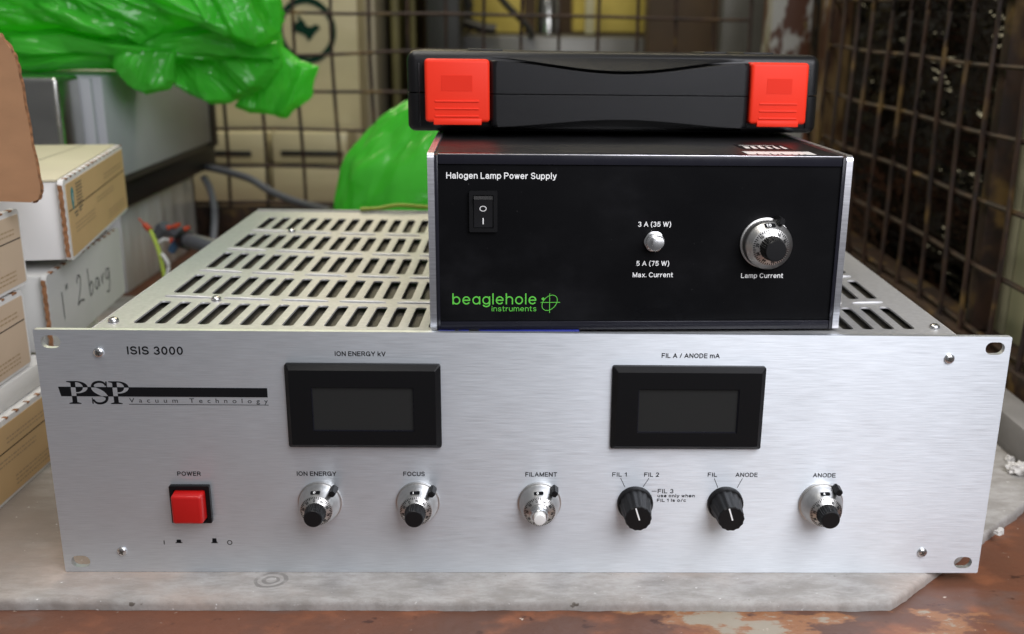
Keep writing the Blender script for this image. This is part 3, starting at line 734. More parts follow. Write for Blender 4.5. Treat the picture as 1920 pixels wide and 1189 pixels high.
for a, b in (((314, 427), (324, 425)), ((327, 425), (338, 420)), ((346, 430), (356, 426)), ((318, 452), (323, 448))):
    mb = MB(); mb.tube([at(*a, 1, 515), at(*b, 1, 515)], lambda s: 2.6-.9*s, 8); obj('terminal', mb, 'wire_red', wt, base=BW)
mb = MB(); mb.tube(smooth_path([at(298, 455, 1, 505), at(305, 449, 1, 505), at(316, 450, 1, 510)]), 1.5, 6); obj('core', mb, 'wire_white', wt, base=BW)
wt = thing('earth_wire', 'loose yellow green earth wire with a red tip left of the vented lid', 'wire', at(305, 500, 1, 470)); BW = at(305, 500, 1, 470)
mb = MB(); mb.tube(smooth_path([at(282, 432, 1, 480), at(296, 465, 1, 472), at(306, 505, 1, 465), at(310, 530, 1, 460)]), 1.9, 8); obj('insulation', mb, 'wire_yg', wt, base=BW)
mb = MB(); mb.tube([at(271, 421, 1, 483), at(281, 431, 1, 480)], 2.8, 8); mb.tube([at(260, 410, 1, 485), at(272, 422, 1, 483)], .8, 6); obj('ferrule', mb, 'wire_red', wt, base=BW)
mb = MB(); mb.tube(smooth_path([at(303, 476, 1, 462), at(312, 488, 1, 460), at(316, 502, 1, 460), at(310, 530, 1, 458)]), 1.7, 8)
tag(obj('white_wire', mb, 'wire_white'), 'short white wire curling behind the earth wire', 'wire')
mb = MB(); mb.tube(smooth_path([Vector((-134, 331, 133.6)), Vector((-120, 334, 134)), Vector((-105, 336, 136.2)), Vector((-86, 337, 135)), Vector((-60, 340, 133)), Vector((-30, 344, 127))]), 1.5, 8)
tag(obj('green_wire', mb, 'wire_yg'), 'thin yellow green wire lying across the rear edge of the vented lid', 'wire')

# ================================================================== green bags
def crumple(p, sc_, seed, ax):
    """folds drawn out along ax"""
    a = p.dot(ax); q_ = p-ax*a*.72
    q_ = q_*sc_+Vector((seed*13.7, seed*5.1, seed*2.3))
    q_ = q_+.35*noise.noise_vector(q_*.7)
    d, pt = noise.voronoi(q_)
    h = min(d[1]-d[0], .7)
    q2 = q_*2.3+Vector((5, 9, 2)); d2, pt2 = noise.voronoi(q2)
    r = 1-abs(noise.noise(q_*1.3))*2
    q3 = q_*4.7; d3, pt3 = noise.voronoi(q3)
    return h*1.0+r*.5+.42*min(d2[1]-d2[0], .6)+.20*min(d3[1]-d3[0], .5)
def pillow(mb, pts, c, yc, bul, amp, seed, ax=(1, 0, -.3), sc_=.016, N=260, Mr=90, back=.6, tilt=0, pw=2.4):
    P = [Vector(p) for p in pts]; P2 = []
    tot = [0]
    for i in range(len(P)): tot.append(tot[-1]+(P[(i+1) % len(P)]-P[i]).length)
    for k in range(N):
        s = tot[-1]*k/N; i = max(j for j in range(len(P)) if tot[j] <= s)
        P2.append(P[i].lerp(P[(i+1) % len(P)], (s-tot[i])/(tot[i+1]-tot[i])))
    ax = Vector(ax).normalized(); c = Vector(c); vs = []; fs = []
    for side in (1, -1):
        for j in range(Mr+1):
            r = j/Mr
            for k in range(N):
                o = P2[k]; p = c+(o-c)*r*(1+.035*r*noise.noise(Vector((o.x*.07, seed, o.z*.07)))+.02*r*noise.noise(Vector((o.x*.2, seed, o.z*.2))))
                h = crumple(Vector((p.x, yc*.3 if side > 0 else 99, p.z)), sc_, seed, ax)
                prof = math.sqrt(max(0, 1-r**pw))
                y = yc-side*(bul if side > 0 else bul*back)*prof-side*amp*h*min(1, (1-r)*5+.15)+tilt*(p.z-c.z)
                vs.append(Vector((p.x, y, p.z))+Vector((1, 0, 1))*0)
    half = (Mr+1)*N
    for s in (0, 1):
        for j in range(Mr):
            for k in range(N):
                a = s*half+j*N+k; b = s*half+j*N+(k+1) % N
                fs.append([a, b, b+N, a+N] if s else [a, a+N, b+N, b])
    mb.add(vs, fs)
def lobe(mb, px, yc, bul, amp, seed, c=None, **kw):
    pts = [at(x, y, 1, yc) for x, y in px]
    cc = at(*c, 1, yc) if c else sum(pts, Vector())/len(pts)
    pillow(mb, [(p.x, 0, p.z) for p in pts], (cc.x, 0, cc.z), yc, bul, amp, seed, **kw)
mb = MB()
lobe(mb, [(-160, -190), (300, -220), (500, -120), (527, -10), (526, 70), (496, 92), (470, 60), (430, 45), (380, 60), (320, 80), (250, 86), (190, 72), (130, 58), (60, 64), (0, 60), (-160, 70)], 560, 46, 34, 1, c=(230, -40), ax=(1, 0, -.35), sc_=.019)
lobe(mb, [(-160, 40), (100, 30), (280, 50), (430, 30), (500, 60), (520, 110), (480, 100), (440, 115), (400, 105), (330, 118), (250, 132), (160, 130), (80, 134), (20, 132), (-160, 120)], 575, 36, 30, 2, c=(220, 84), ax=(1, 0, .05), sc_=.02)
lobe(mb, [(200, 100), (290, 84), (330, 95), (328, 120), (330, 152), (318, 168), (275, 178), (250, 165), (225, 138)], 520, 4, 17, 3, c=(285, 128), ax=(.5, 0, 1), sc_=.03, pw=5, N=160, Mr=60)
lobe(mb, [(310, 90), (430, 60), (520, 80), (530, 120), (500, 165), (470, 180), (430, 194), (400, 196), (360, 178), (330, 160), (318, 120)], 590, 8, 26, 4, c=(420, 128), ax=(.6, 0, -.8), sc_=.022, pw=4)
lobe(mb, [(60, 0), (200, -40), (330, 10), (300, 60), (262, 84), (232, 70), (170, 40), (100, 30)], 515, 4, 22, 8, c=(215, 22), ax=(.6, 0, -.8), sc_=.024, pw=4, N=180, Mr=60)
lobe(mb, [(330, -40), (470, -60), (526, 0), (527, 60), (480, 86), (430, 70), (380, 40)], 520, 4, 24, 9, c=(450, 10), ax=(-.5, 0, 1), sc_=.022, pw=4, N=180, Mr=60)
lobe(mb, [(10, 66), (120, 60), (210, 78), (330, 92), (240, 108), (150, 100), (60, 104), (14, 96)], 520, 4, 15, 10, c=(150, 84), ax=(1, 0, -.1), sc_=.022, pw=4, N=180, Mr=50)
lobe(mb, [(480, 30), (527, 60), (528, 84), (560, 112), (597, 125), (590, 150), (586, 182), (560, 200), (537, 221), (500, 214), (470, 212), (440, 200), (470, 150), (480, 90)], 625, 4, 22, 5, c=(515, 145), ax=(.3, 0, 1), sc_=.024, pw=5)
bag = obj('green_bag', mb, 'green', sharp=180); tag(bag, 'large crumpled green polythene bag draped over the grey instrument', 'bag')

mb = MB()
vs = []; fs = []; nu, nv = 260, 170
c0 = Vector((-60, 560, 70))
for j in range(nv+1):
    v = -pi/2+pi*j/nv
    for i in range(nu):
        u = 2*pi*i/nu
        d = Vector((cos(u)*cos(v), sin(u)*cos(v), sin(v)))
        sg = lambda a, e: math.copysign(abs(a)**e, a)
        p = Vector((sg(d.x, .85)*132, sg(d.y, .9)*120, sg(d.z, .85)*136))
        ang = math.atan2(d.x, d.z)
        h = crumple(d*95, .017, 11, Vector((.35, 0, 1)).normalized())
        p *= 1+.085*(h-.4)+.06*noise.noise(d*2.2)+.03*noise.noise(d*5)
        q_ = c0+p
        q_.z = max(q_.z, -5.7)
        vs.append(q_)
for j in range(nv):
    for i in range(nu): fs.append([j*nu+i, j*nu+(i+1) % nu, (j+1)*nu+(i+1) % nu, (j+1)*nu+i])
mb.add(vs, fs)
bag2 = obj('green_bag', mb, 'green', sharp=180); tag(bag2, 'rounded stuffed green polythene bag standing behind the lamp supply', 'bag')

# ================================================================== the silver rack unit
HP = 132.5
ru = thing('rack_unit', 'wide silver rack instrument with brushed front, dials and vented lid, lying on the board', 'instrument', (0, 0, 0))
def oblong(cx, cz, w, h, n=8):
    r = h/2; p = []
    for i in range(n+1): a = -pi/2+pi*i/n; p.append((cx+w/2-r+r*cos(a), cz+r*sin(a)))
    for i in range(n+1): a = pi/2+pi*i/n; p.append((cx-w/2+r+r*cos(a), cz+r*sin(a)))
    return p
mb = MB()
holes = [oblong(-233.4, 126.3, 9.6, 6.6), oblong(-232.8, 6.2, 9.8, 6.6), oblong(233.4, 126.3, 9.8, 6.6), oblong(232.6, 6.4, 9.8, 6.6)]
mb.prism(rrect(-241.3, 241.3, .2, HP, .8, 3), holes, 0, 3.1)
fp = obj('front_panel', mb, 'alu', ru, sharp=30)
# printed lettering
mb = MB()
def T(txt, x0, x1, z, cap, wt=.17): q = MB(); q.stroke(txt, (x0, 0, z), X, Z, x1-x0, cap, wt, FN, .1); obj('caption', q, 'ink', fp, smooth=False)
T('ISIS 3000', -196.9, -169.7, 120.0, 4.3)
T('ION ENERGY kV', -95.6, -70.6, 120.0, 2.5)
T('FIL A / ANODE mA', 66.2, 95.2, 120.2, 2.5)
T('POWER', -178.4, -166.5, 55.2, 2.4)
T('ION ENERGY', -117.9, -97.8, 55.4, 2.5)
T('FOCUS', -63.7, -52.7, 55.5, 2.5)
T('FILAMENT', -1.2, 15.1, 55.5, 2.5)
T('FIL 1', 43.5, 51.1, 55.7, 2.4); T('FIL 2', 60.0, 67.7, 55.7, 2.4)
T('FIL 3', 67.4, 75.6, 46.4, 2.4)
T('use only when', 67.4, 86.8, 44.1, 1.8, .2); T('FIL 1 is o/c', 67.2, 82.4, 41.5, 1.8, .2)
T('FIL', 92.9, 97.8, 55.8, 2.4); T('ANODE', 107.3, 118.8, 55.8, 2.4)
T('ANODE', 147.6, 159.4, 55.7, 2.4)
def small(name, q): obj(name, q, 'ink', fp, smooth=False)
q = MB(); q.line([(-188.6, -.08, 16.2), (-188.6, -.08, 18.5)], .5, FN); small('switch_legend', q)
q = MB(); q.line([(-154.8+1.15*cos(2*pi*i/24), -.08, 17.4+1.15*sin(2*pi*i/24)) for i in range(25)], .42, FN); small('switch_legend', q)
for x, w, h in ((-181.0, 2.6, 1.5), (-162.6, 2.5, 2.3)):
    q = MB(); q.add([(x-w*.75, -.08, 17.0), (x+w*.75, -.08, 17.0), (x+w*.62, -.08, 17.5), (x+w*.48, -.08, 17.5), (x+w*.40, -.08, 17.5+h), (x-w*.40, -.08, 17.5+h), (x-w*.48, -.08, 17.5), (x-w*.62, -.08, 17.5)], [list(range(8))])
    small('switch_symbol', q)
for a, b in (((47.9, 54.9), (50.3, 49.8)), ((62.6, 54.9), (59.6, 49.8)), ((96.4, 54.9), (98.6, 49.6)), ((111, 54.9), (108.6, 49.6)), ((64.3, 47.5), (66.8, 47.5))):
    q = MB(); q.line([(a[0], -.08, a[1]), (b[0], -.08, b[1])], .3, FN); small('leader_line', q)
# logo: black bar with serif letters that reverse out of it
def serif(mb, ch, x, w, z0, z1, off):
    h = z1-z0
    def P_(pts, k=0): mb.add([(x+a*w, -off-k*.012, z0+b*h) for a, b in pts], [list(range(len(pts)))])
    if ch == 'P':
        P_([(.20, 0), (.42, 0), (.42, 1), (.20, 1)])
        P_([(.04, 0), (.60, 0), (.60, .035), (.42, .075), (.20, .075), (.04, .035)], 1)
        P_([(.02, 1), (.42, 1), (.42, .925), (.20, .925), (.02, .965)], 2)
        n = 18; c_ = (.46, .735)
        for i in range(n):
            a0, a1 = pi/2-pi*i/n, pi/2-pi*(i+1)/n
            q = []
            for a in (a0, a1): q.append((c_[0]+.52*cos(a), c_[1]+.265*sin(a)))
            for a in (a1, a0): q.append((c_[0]+.30*cos(a), c_[1]+.215*sin(a)))
            P_(q)
        P_([(.42, 1), (.46, 1), (.46, .95), (.42, .95)]); P_([(.42, .52), (.46, .52), (.46, .47), (.42, .47)])
    else:
        ctr = [(.86, .80), (.74, .93), (.50, .965), (.26, .90), (.17, .77), (.26, .64), (.50, .53), (.72, .42), (.85, .28), (.76, .12), (.52, .035), (.28, .06), (.13, .20)]
        pts = smooth_path([(a, b, 0) for a, b in ctr], 4); m_ = len(pts); vs = []
        for i, p in enumerate(pts):
            t_ = (pts[min(i+1, m_-1)]-pts[max(i-1, 0)]); nn = Vector((-t_.y, t_.x, 0)).normalized()
            s_ = i/(m_-1); th = .035+.085*math.exp(-((s_-.5)/.17)**2)+.01
            vs += [p+nn*th, p-nn*th]
        mb.add([(x+v.x*w, -off, z0+v.y*h) for v in vs], [[2*i, 2*i+1, 2*i+3, 2*i+2] for i in range(m_-1)])
        P_([(.84, .98), (.92, .98), (.92, .74), (.88, .74)], 1); P_([(.07, .02), (.14, .02), (.11, .28), (.07, .28)], 1)
def logo_letters(off):
    q = MB(); serif(q, 'P', -228.5, 10.6, 94.0, 106.0, off); serif(q, 'S', -217.4, 9.6, 93.9, 106.1, off); serif(q, 'P', -208.0, 10.2, 94.0, 106.0, off); return q
mb = logo_letters(.06)
mb.add([(-232.6, -.12, 103.0), (-231.6, -.12, 98.0), (-129.9, -.12, 98.0), (-129.9, -.12, 102.9)], [[0, 1, 2, 3]])
mb.text('Vacuum Technology', (-198.4, -.08, 94.9), X, Z, 68.4, 2.3, nrm=FN, spacing=2.1)
mb.line([(-198.8, -.08, 93.9), (-129.7, -.08, 93.9)], .28, FN)
obj('logo', mb, 'ink', fp, smooth=False)
q = logo_letters(.2); b = bmesh.new()
vv = [b.verts.new(v) for v in q.v]
for f in q.f:
    try: b.faces.new([vv[i] for i in f])
    except ValueError: pass
for z, nrm in ((102.75, (0, 0, 1)), (98.25, (0, 0, -1))):
    bmesh.ops.bisect_plane(b, geom=b.verts[:]+b.edges[:]+b.faces[:], plane_co=(0, 0, z), plane_no=nrm, clear_outer=True)
mb = MB(); mb.bm(b); obj('logo_reverse', mb, 'alu', fp, smooth=False)

# display modules
def display(cx):
    x0, x1, z0, z1 = cx-38.4, cx+38.4, 72.2, 116.4
    sx0, sx1, sz0, sz1 = cx-25.3, cx+25.3, 81.8, 105.4
    mb = MB()
    A = rrect(x0, x1, z0, z1, 1.2, 3); Bq = rrect(x0+2.4, x1-2.4, z0+2.4, z1-2.4, .6, 3)
    N_ = len(A)
    mb.add([(p[0], -.05, p[1]) for p in A]+[(p[0], -2.2, p[1]) for p in A]+[(p[0], -5.0, p[1]) for p in Bq],
           [[j*N_+i, j*N_+(i+1) % N_, (j+1)*N_+(i+1) % N_, (j+1)*N_+i] for j in range(2) for i in range(N_)])
    mb.prism(Bq, [rrect(sx0, sx1, sz0, sz1, .5, 2)], -5.0, -1.5)
    d = obj('display_module', mb, 'bezel_plastic', ru, sharp=25)
    mb = MB(); mb.box(sx0+.05, sx1-.05, -3.6, -1.6, sz0+.05, sz1-.05, .2, 1); obj('screen', mb, 'lcd', d)
    mb = MB(); w = .45
    mb.prism(rrect(sx0+.02, sx1-.02, sz0+.02, sz1-.02, .3, 2), [rrect(sx0+w, sx1-w, sz0+w, sz1-w, .2, 2)], -4.2, -3.4); obj('screen_rim', mb, 'trim', d)
display(-82.0); display(80.2)

# counting dials
def dial(parent, cx, cz, r, num, a_lever, k=1.0, cap=False, domed=True, y0=0, rot0=0, base='satin'):
    c = (cx, y0, cz)
    mb = MB()
    if domed: mb.lathe([(0.05, r*.96), (.5*k, r*.99), (1.0*k, r), (2.6*k, r), (4.4*k, r*.975), (6.4*k, r*.925), (8.4*k, r*.855), (10.2*k, r*.785), (10.9*k, r*.765), (11.0*k, r*.74)], c, 64)
    else: mb.lathe([(0.05, r*.97), (1.0*k, r*.97), (1.1*k, r), (7.2*k, r), (7.8*k, r*.985), (8.3*k, r*.95), (10.9*k, r*.76), (11.0*k, r*.72)], c, 64)
    d = obj('dial', mb, base, parent, sharp=28)
    mb = MB(); mb.lathe([(10.5*k, r*.745), (11.3*k, r*.745), (13.0*k, r*.50), (13.1*k, r*.3)], c, 64)
    obj('scale_ring', mb, base, d, sharp=28)
    # ticks and figures on the ring
    mb = MB()
    sl = Vector((0, -(13.0-11.3)*k, 0)); 
    for i in range(50):
        a = 2*pi*i/50+rot0; ra = Vector((cos(a), 0, sin(a))); ta = Vector((-sin(a), 0, cos(a)))
        L1 = .30 if i % 5 else .42
        p0 = Vector(c)+ra*r*.742+Vector((0, -11.38*k, 0)); p1 = Vector(c)+ra*r*(.742-.245*L1)+Vector((0, -(11.38+1.7*L1)*k, 0))
        nn = (ra*(1.7*k)+Vector((0, -1, 0))*r*.245).normalized()
        mb.line([p0, p1], .42, nn, .06)
    for i in range(10):
        a = pi/2+2*pi*i/10+rot0; ra = Vector((cos(a), 0, sin(a))); ta = Vector((sin(a), 0, -cos(a)))
        nn = (ra*(1.7*k)+Vector((0, -1, 0))*r*.245).normalized()
        rd = nn.cross(ta)
        if rd.dot(ra) < 0: rd = -rd
        p0 = Vector(c)+ra*r*.535+Vector((0, -12.75*k, 0))
        wd_ = .62*r/6 if i == 0 else 1.7*r/10.6; mb.stroke(str(i*10), p0-ta*wd_/2, ta, rd, wd_, 1.45*r/10.6, .22, nn, .06)
    obj('scale_marks', mb, 'ink', d, smooth=False)
    if cap:
        mb = MB(); mb.lathe([(12.6*k, r*.47), (14.0*k, r*.47), (14.6*k, r*.40), (17.0*k, r*.38), (17.6*k, r*.34)], c, 48); obj('collar', mb, 'chrome', d)
        mb = MB(); mb.lathe([(16.0*k, r*.29), (20*k, r*.29), (20.8*k, r*.26), (21.0*k, r*.18)], c, 32); obj('knob', mb, 'cap_white', d)
    else:
        mb = MB(); rib = lambda th, j: 1+(.035*(1 if sin(th*28) > 0 else -1) if j in (1, 2) else 0)
        mb.lathe([(12.7*k, r*.50), (13.0*k, r*.50), (19.3*k, r*.435), (19.9*k, r*.43), (20.4*k, r*.40), (20.45*k, r*.1)], c, 112, rib=rib)
        obj('knob', mb, 'knob_plastic', d, sharp=30)
    # window with turn count, on the cone at the top
    aw = pi/2+.06; ra = Vector((cos(aw), 0, sin(aw))); ta = Vector((sin(aw), 0, -cos(aw)))
    nn = (ra*(1.9 if domed else 2.6)*k+Vector((0, -1, 0))*r*(.075 if domed else .19)).normalized(); rd = nn.cross(ta)
    if rd.dot(ra) < 0: rd = -rd
    p = Vector(c)+ra*r*(.845 if domed else .87)+Vector((0, -(8.75 if domed else 9.35)*k, 0))
    mb = MB(); w, h = r*.23, r*.105
    mb.add([p+ta*a*w+rd*b*h+nn*.10 for a, b in rrect(-1, 1, -1, 1, .3, 3)], [list(range(16))]); wn = obj('window', mb, 'ink', d, smooth=False)
    mb = MB(); wd_ = h*(1.0 if len(num) == 1 else 2.0); mb.stroke(num, p-rd*h*.72-ta*(w*.2+wd_/2), ta, rd, wd_ if num != '1' else h*.4, h*1.44, .2, nn, .16); obj('digit', mb, 'white_ink', wn, smooth=False)
    # lock lever
    a = a_lever; ra = Vector((cos(a), 0, sin(a))); ta = Vector((-sin(a), 0, cos(a)))
    mb = MB(); b = bmesh.new(); bmesh.ops.create_cube(b, size=1)
    for v in b.verts: v.co = Vector((v.co.x*3.6*k*(1 if v.co.y > 0 else .85), v.co.y*8.0*k, v.co.z*3.6*k*(1 if v.co.y > 0 else .8)))
    bmesh.ops.bevel(b, geom=b.edges[:], offset=.5*k, segments=2, affect='EDGES')
    mt = Matrix((( ra.x, 0, ta.x), (0, 1, 0), (ra.z, 0, ta.z))).to_4x4(); mt.translation = Vector(c)+ra*(r+1.1*k)+Vector((0, -6.3*k, 0))
    mb.bm(b, mt); obj('lock_lever', mb, 'knob_plastic', d)
    mb = MB(); mb.lathe([(.06, r*1.06), (1.5*k, r*1.06), (1.7*k, r*1.02)], c, 48)
    obj('base_plate', mb, 'satin', d)
    return d
M['cap_white'] = mat('white_cap', (.72, .71, .68), .35)
RD = 10.6
dial(ru, -106.6, 41.2, RD, '0', R(47), rot0=.1)
dial(ru, -56.5, 41.2, RD, '1', R(47), rot0=.5)
dial(ru, 6.2, 41.2, RD, '0', R(50), cap=True, rot0=.25)
dial(ru, 152.8, 41.2, RD*1.03, '4', R(58), rot0=.2)
# selector knobs
def selector(cx, cz):
    c = (cx, 0, cz); mb = MB()
    fl_ = lambda th, j: 1+(.022*cos(th*14) if j >= 3 else 0)
    mb.lathe([(.1, 9.3), (2.2, 9.3), (3.0, 8.9), (3.2, 8.2), (14.0, 6.9), (18.2, 6.6), (18.8, 6.2), (18.85, 3)], c, 112, rib=fl_)
    k_ = obj('selector_knob', mb, 'knob_plastic', ru, sharp=28)
    mb = MB(); mb.line([(cx-1.5, -18.95, cz+6.0), (cx+.6, -18.95, cz-.6)], .75, FN); obj('pointer', mb, 'white_ink', k_, smooth=False)
selector(55.8, 41.0); selector(102.8, 41.0)
# power button
mb = MB(); mb.prism(rrect(-182.5, -162.2, 29.8, 50.5, .5, 2), [rrect(-180.6, -164.2, 31.6, 48.4, .5, 2)], -2.6, -.05)
mb.box(-180.7, -164.1, -.6, -.1, 31.5, 48.5)
pb = obj('power_button', mb, 'bezel_plastic', ru, sharp=25)
mb = MB(); b = bmesh.new(); bmesh.ops.create_cube(b, size=1)
for v in b.verts: f_k = 1 if v.co.y > 0 else .95; v.co = Vector((-172.4+v.co.x*16.0*f_k, -4.7+v.co.y*8.6, 40+v.co.z*16.2*f_k))
bmesh.ops.bevel(b, geom=b.edges[:], offset=1.3, segments=4, profile=.5, affect='EDGES'); mb.bm(b); obj('push_cap', mb, 'red_button', pb, sharp=50)
# cross head screws on the panel
def screw(parent, c, ax, a, b_, r=2.6, h=1.5):
    mb = MB(); mb.lathe([(0.02, r), (h*.35, r), (h*.7, r*.85), (h, r*.5), (h*1.02, r*.1)], c, 32, frame=(ax, a, b_))
    s_ = obj('screw', mb, 'chrome', parent, sharp=60)
    mb = MB(); c = Vector(c)
    for th in (.5, .5+pi/2):
        d1 = a*cos(th)+b_*sin(th); mb.line([c-d1*r*.5, c+d1*r*.5], .8, ax, h*1.03+.03+(.01 if th > 1 else 0))
    obj('cross_slot', mb, 'instr_dark', s_, smooth=False)
for x, z in ((-210.7, 120.9), (-210.7, 12.2), (210.8, 120.8), (209.8, 12.5)): screw(fp, (x, 0, z), FN, X, Z)
# chassis and lid
ZL = 131.0
def sag(x, y):
    return -4.6*max(0, 1-(x/213)**2)*max(0, sin(pi*min(1, max(0, (y-4)/322))))**.55
mb = MB()
mb.box(-215, -213, 3.2, 333, 2, ZL-.9); mb.box(213, 215, 3.2, 333, 2, ZL-.9); mb.box(-213, 213, 331, 333, 2, ZL-.9); mb.box(-213, 213, 3.2, 331, 2, 4)
for sgn in (-1, 1): mb.box(min(sgn*213, sgn*205), max(sgn*213, sgn*205), 4, 330, ZL-3, ZL-1.1)
mb.box(-212.9, 212.9, 4, 21.4, ZL-3.9, ZL-3.2)
obj('chassis', mb, 'lid_paint', ru)
mb = MB(); vs = []; fs = []; nx, ny = 40, 30
for j in range(ny+1):
    for i in range(nx+1):
        x = -204+408*i/nx; y = 8+320*j/ny; vs.append((x, y, ZL-3.4+sag(x, y)*1.02))
for j in range(ny):
    for i in range(nx): a = j*(nx+1)+i; fs.append([a, a+1, a+nx+2, a+nx+1])
mb.add(vs, fs); obj('filter_gauze', mb, 'filter', ru)
# the lid: slots with rolled lips, raised bars between the rows
mb = MB()
PX, X0 = 10.64, -197.2-10.64/2
rows = [(18.6+61.9*k, 62.6+61.6*k) for k in range(5)]
def addgrid(x0, x1, y0, y1, nx, ny, zoff=0):
    vs = [(x0+(x1-x0)*i/nx, y0+(y1-y0)*j/ny, ZL+zoff+sag(x0+(x1-x0)*i/nx, y0+(y1-y0)*j/ny)) for j in range(ny+1) for i in range(nx+1)]
    mb.add(vs, [[j*(nx+1)+i, j*(nx+1)+i+1, (j+1)*(nx+1)+i+1, (j+1)*(nx+1)+i] for j in range(ny) for i in range(nx)])
X1 = X0+38*PX
addgrid(-215.5, X0, 3.2, 332.5, 3, 40); addgrid(X1, 215.5, 3.2, 332.5, 3, 40)
ys = [3.2]
for a, b in rows: ys += [a-3, b+3]
ys.append(332.5)
for i in range(0, len(ys), 2): addgrid(X0, X1, ys[i], ys[i+1], 76, 6)
for a, b in rows:
    for k in range(38):
        cx = X0+PX*(k+.5); x0, x1 = X0+PX*k, X0+PX*(k+1); ya, yb = a-3, b+3
        hole = []; hw_ = 2.95; rr_ = 2.2
        for (hx, hy, a0) in ((cx+hw_-rr_, b-rr_, 0), (cx-hw_+rr_, b-rr_, 90), (cx-hw_+rr_, a+rr_, 180), (cx+hw_-rr_, a+rr_, 270)):
            for i in range(5): t_ = R(a0+90*i/4); hole.append((hx+rr_*cos(t_), hy+rr_*sin(t_)))
        outer = [(x1, yb), (cx, yb), (x0, yb), (x0, ya), (cx, ya), (x1, ya)]
        # ring between the cell border and the hole
        bord = []
        for (hx, hy) in hole:
            i_ = len(bord)
            g_ = i_//5
            if g_ == 0: bord.append((x1, yb) if i_ % 5 == 2 else ((x1, b-rr_) if i_ % 5 < 2 else (cx+hw_-rr_, yb)))
            elif g_ == 1: bord.append((x0, yb) if i_ % 5 == 2 else ((cx-hw_+rr_, yb) if i_ % 5 < 2 else (x0, b-rr_)))
            elif g_ == 2: bord.append((x0, ya) if i_ % 5 == 2 else ((x0, a+rr_) if i_ % 5 < 2 else (cx-hw_+rr_, ya)))
            else: bord.append((x1, ya) if i_ % 5 == 2 else ((cx+hw_-rr_, ya) if i_ % 5 < 2 else (x1, a+rr_)))
        n_ = 20
        lip = [(cx+(p[0]-cx)*1.0, p[1]) for p in hole]
        inner = [(cx+(p[0]-cx)*.97, (a+b)/2+(p[1]-(a+b)/2)*.995) for p in hole]
        vs = [(p[0], p[1], ZL+sag(*p)) for p in bord]+[(p[0], p[1], ZL-.15+sag(*p)) for p in lip]+[(p[0], p[1], ZL-.5+sag(*p)) for p in inner]+[(p[0], p[1], ZL-1.1+sag(*p)) for p in inner]
        fs = []
        for j in range(3):
            for i in range(n_): fs.append([j*n_+i, j*n_+(i+1) % n_, (j+1)*n_+(i+1) % n_, (j+1)*n_+i])
        mb.add(vs, fs)
for r_i in range(4):
    yr = (rows[r_i][1]+rows[r_i+1][0])/2-.2
    for k in range(13):
        xa = -201+k*31.92; xb = xa+25.6 if k < 12 else 199
        if xa > 199: break
        pts = [Vector((xa+(xb-xa)*i/6, yr, ZL+.05+sag(xa+(xb-xa)*i/6, yr))) for i in range(7)]
        mb.tube(pts, lambda s: 1.0 if .02 < s < .98 else .5, 10)
# folded edges of the lid
mb.box(-216.6, -215.6, 3.2, 333.6, ZL-16, ZL+.05, .3); mb.box(215.6, 216.6, 3.2, 333.6, ZL-16, ZL+.05, .3)
mb.box(-215.5, 215.5, 332.7, 335.5, ZL-16, ZL+1.2, .4)
lid = obj('vented_lid', mb, 'lid_paint', ru, sharp=40)
for x, y in ((-210, 20), (-172, 67.4), (-172.2, 258.6), (209.5, 20)): screw(lid, (x, y, ZL+sag(x, y)+.3), Z, X, Y, 2.7, 1.9)

# ================================================================== lamp power supply
TZ = R(2.29)
W, H, DP = 206.5, 87.5, 232
ps = thing('lamp_supply', 'black fronted lamp power supply with silver side plates standing on the vented lid', 'power supply', (-48.8, 5.5, 131.3), (R(-1.1), 0, TZ))
mb = MB(); mb.box(3.3, W-3.3, 2.6, DP, .4, H-.6, .4); obj('housing', mb, 'black_gloss', ps)
mb = MB(); mb.box(3.35, W-3.35, 1.6, 2.55, 5.0, H-5.3); pf_ = obj('front_panel', mb, 'black_panel', ps)
for x0, x1 in ((0, 3.2), (W-3.2, W)):
    mb = MB(); out = []
    for cx, cz, a in ((DP-2, H-.2, 0), (2.6, H-.2, 90), (.8, .8, 180), (DP-.8, .8, 270)):
        rr = 2.6 if a == 90 else .8
        for i in range(6): t_ = R(a+90*i/5); out.append((cx+rr*cos(t_)*(1), (cz-(rr if a < 180 else 0)+.6)+rr*sin(t_)))
    mb.prism(out, [], x0, x1, to=lambda x, y, z: Vector((y, x, z))); obj('side_plate', mb, 'alu_edge', ps, sharp=30)
    mb = MB()
    xx0, xx1 = (3.25, 5.0) if x0 == 0 else (W-5.0, W-3.25)
    mb.box(xx0, xx1, .2, 2.5, .5, H-.5, .2); obj('corner_strip', mb, 'trim', ps)
mb = MB(); mb.box(5.05, W-5.05, .5, 8, H-4.9, H, .35); tt_ = obj('top_trim', mb, 'trim', ps)
mb = MB(); mb.box(5.1, W-5.1, .42, 1.0, H-.42, H+.06, .1); obj('bright_edge', mb, 'alu_edge', tt_)
mb = MB(); mb.box(5.05, W-5.05, .6, 4, .5, 4.8, .25); obj('bottom_trim', mb, 'trim', ps)
YF = 1.6
mb = MB()
def TT(txt, x0, x1, z, cap, wt=.145): q = MB(); q.stroke(txt, (x0, YF, z), X, Z, x1-x0, cap, wt, FN, .06); obj('caption', q, 'white_ink', pf_, smooth=False)
TT('Halogen Lamp Power Supply', 8.9, 61.8, 75.6, 3.1)
TT('3 A (35 W)', 102.2, 118.5, 52.6, 2.5); TT('5 A (75 W)', 102.0, 118.4, 33.0, 2.5); TT('Max. Current', 100.4, 120.6, 27.2, 2.5)
TT('Lamp Current', 155.0, 176.4, 26.8, 2.5)
mb = MB()
mb.stroke('be@glehole', (11.0, YF, 13.4), X, Z, 41.6, 5.6, .115); mb.stroke('instruments', (30.4, YF, 9.9), X, Z, 22.2, 2.7, .115)
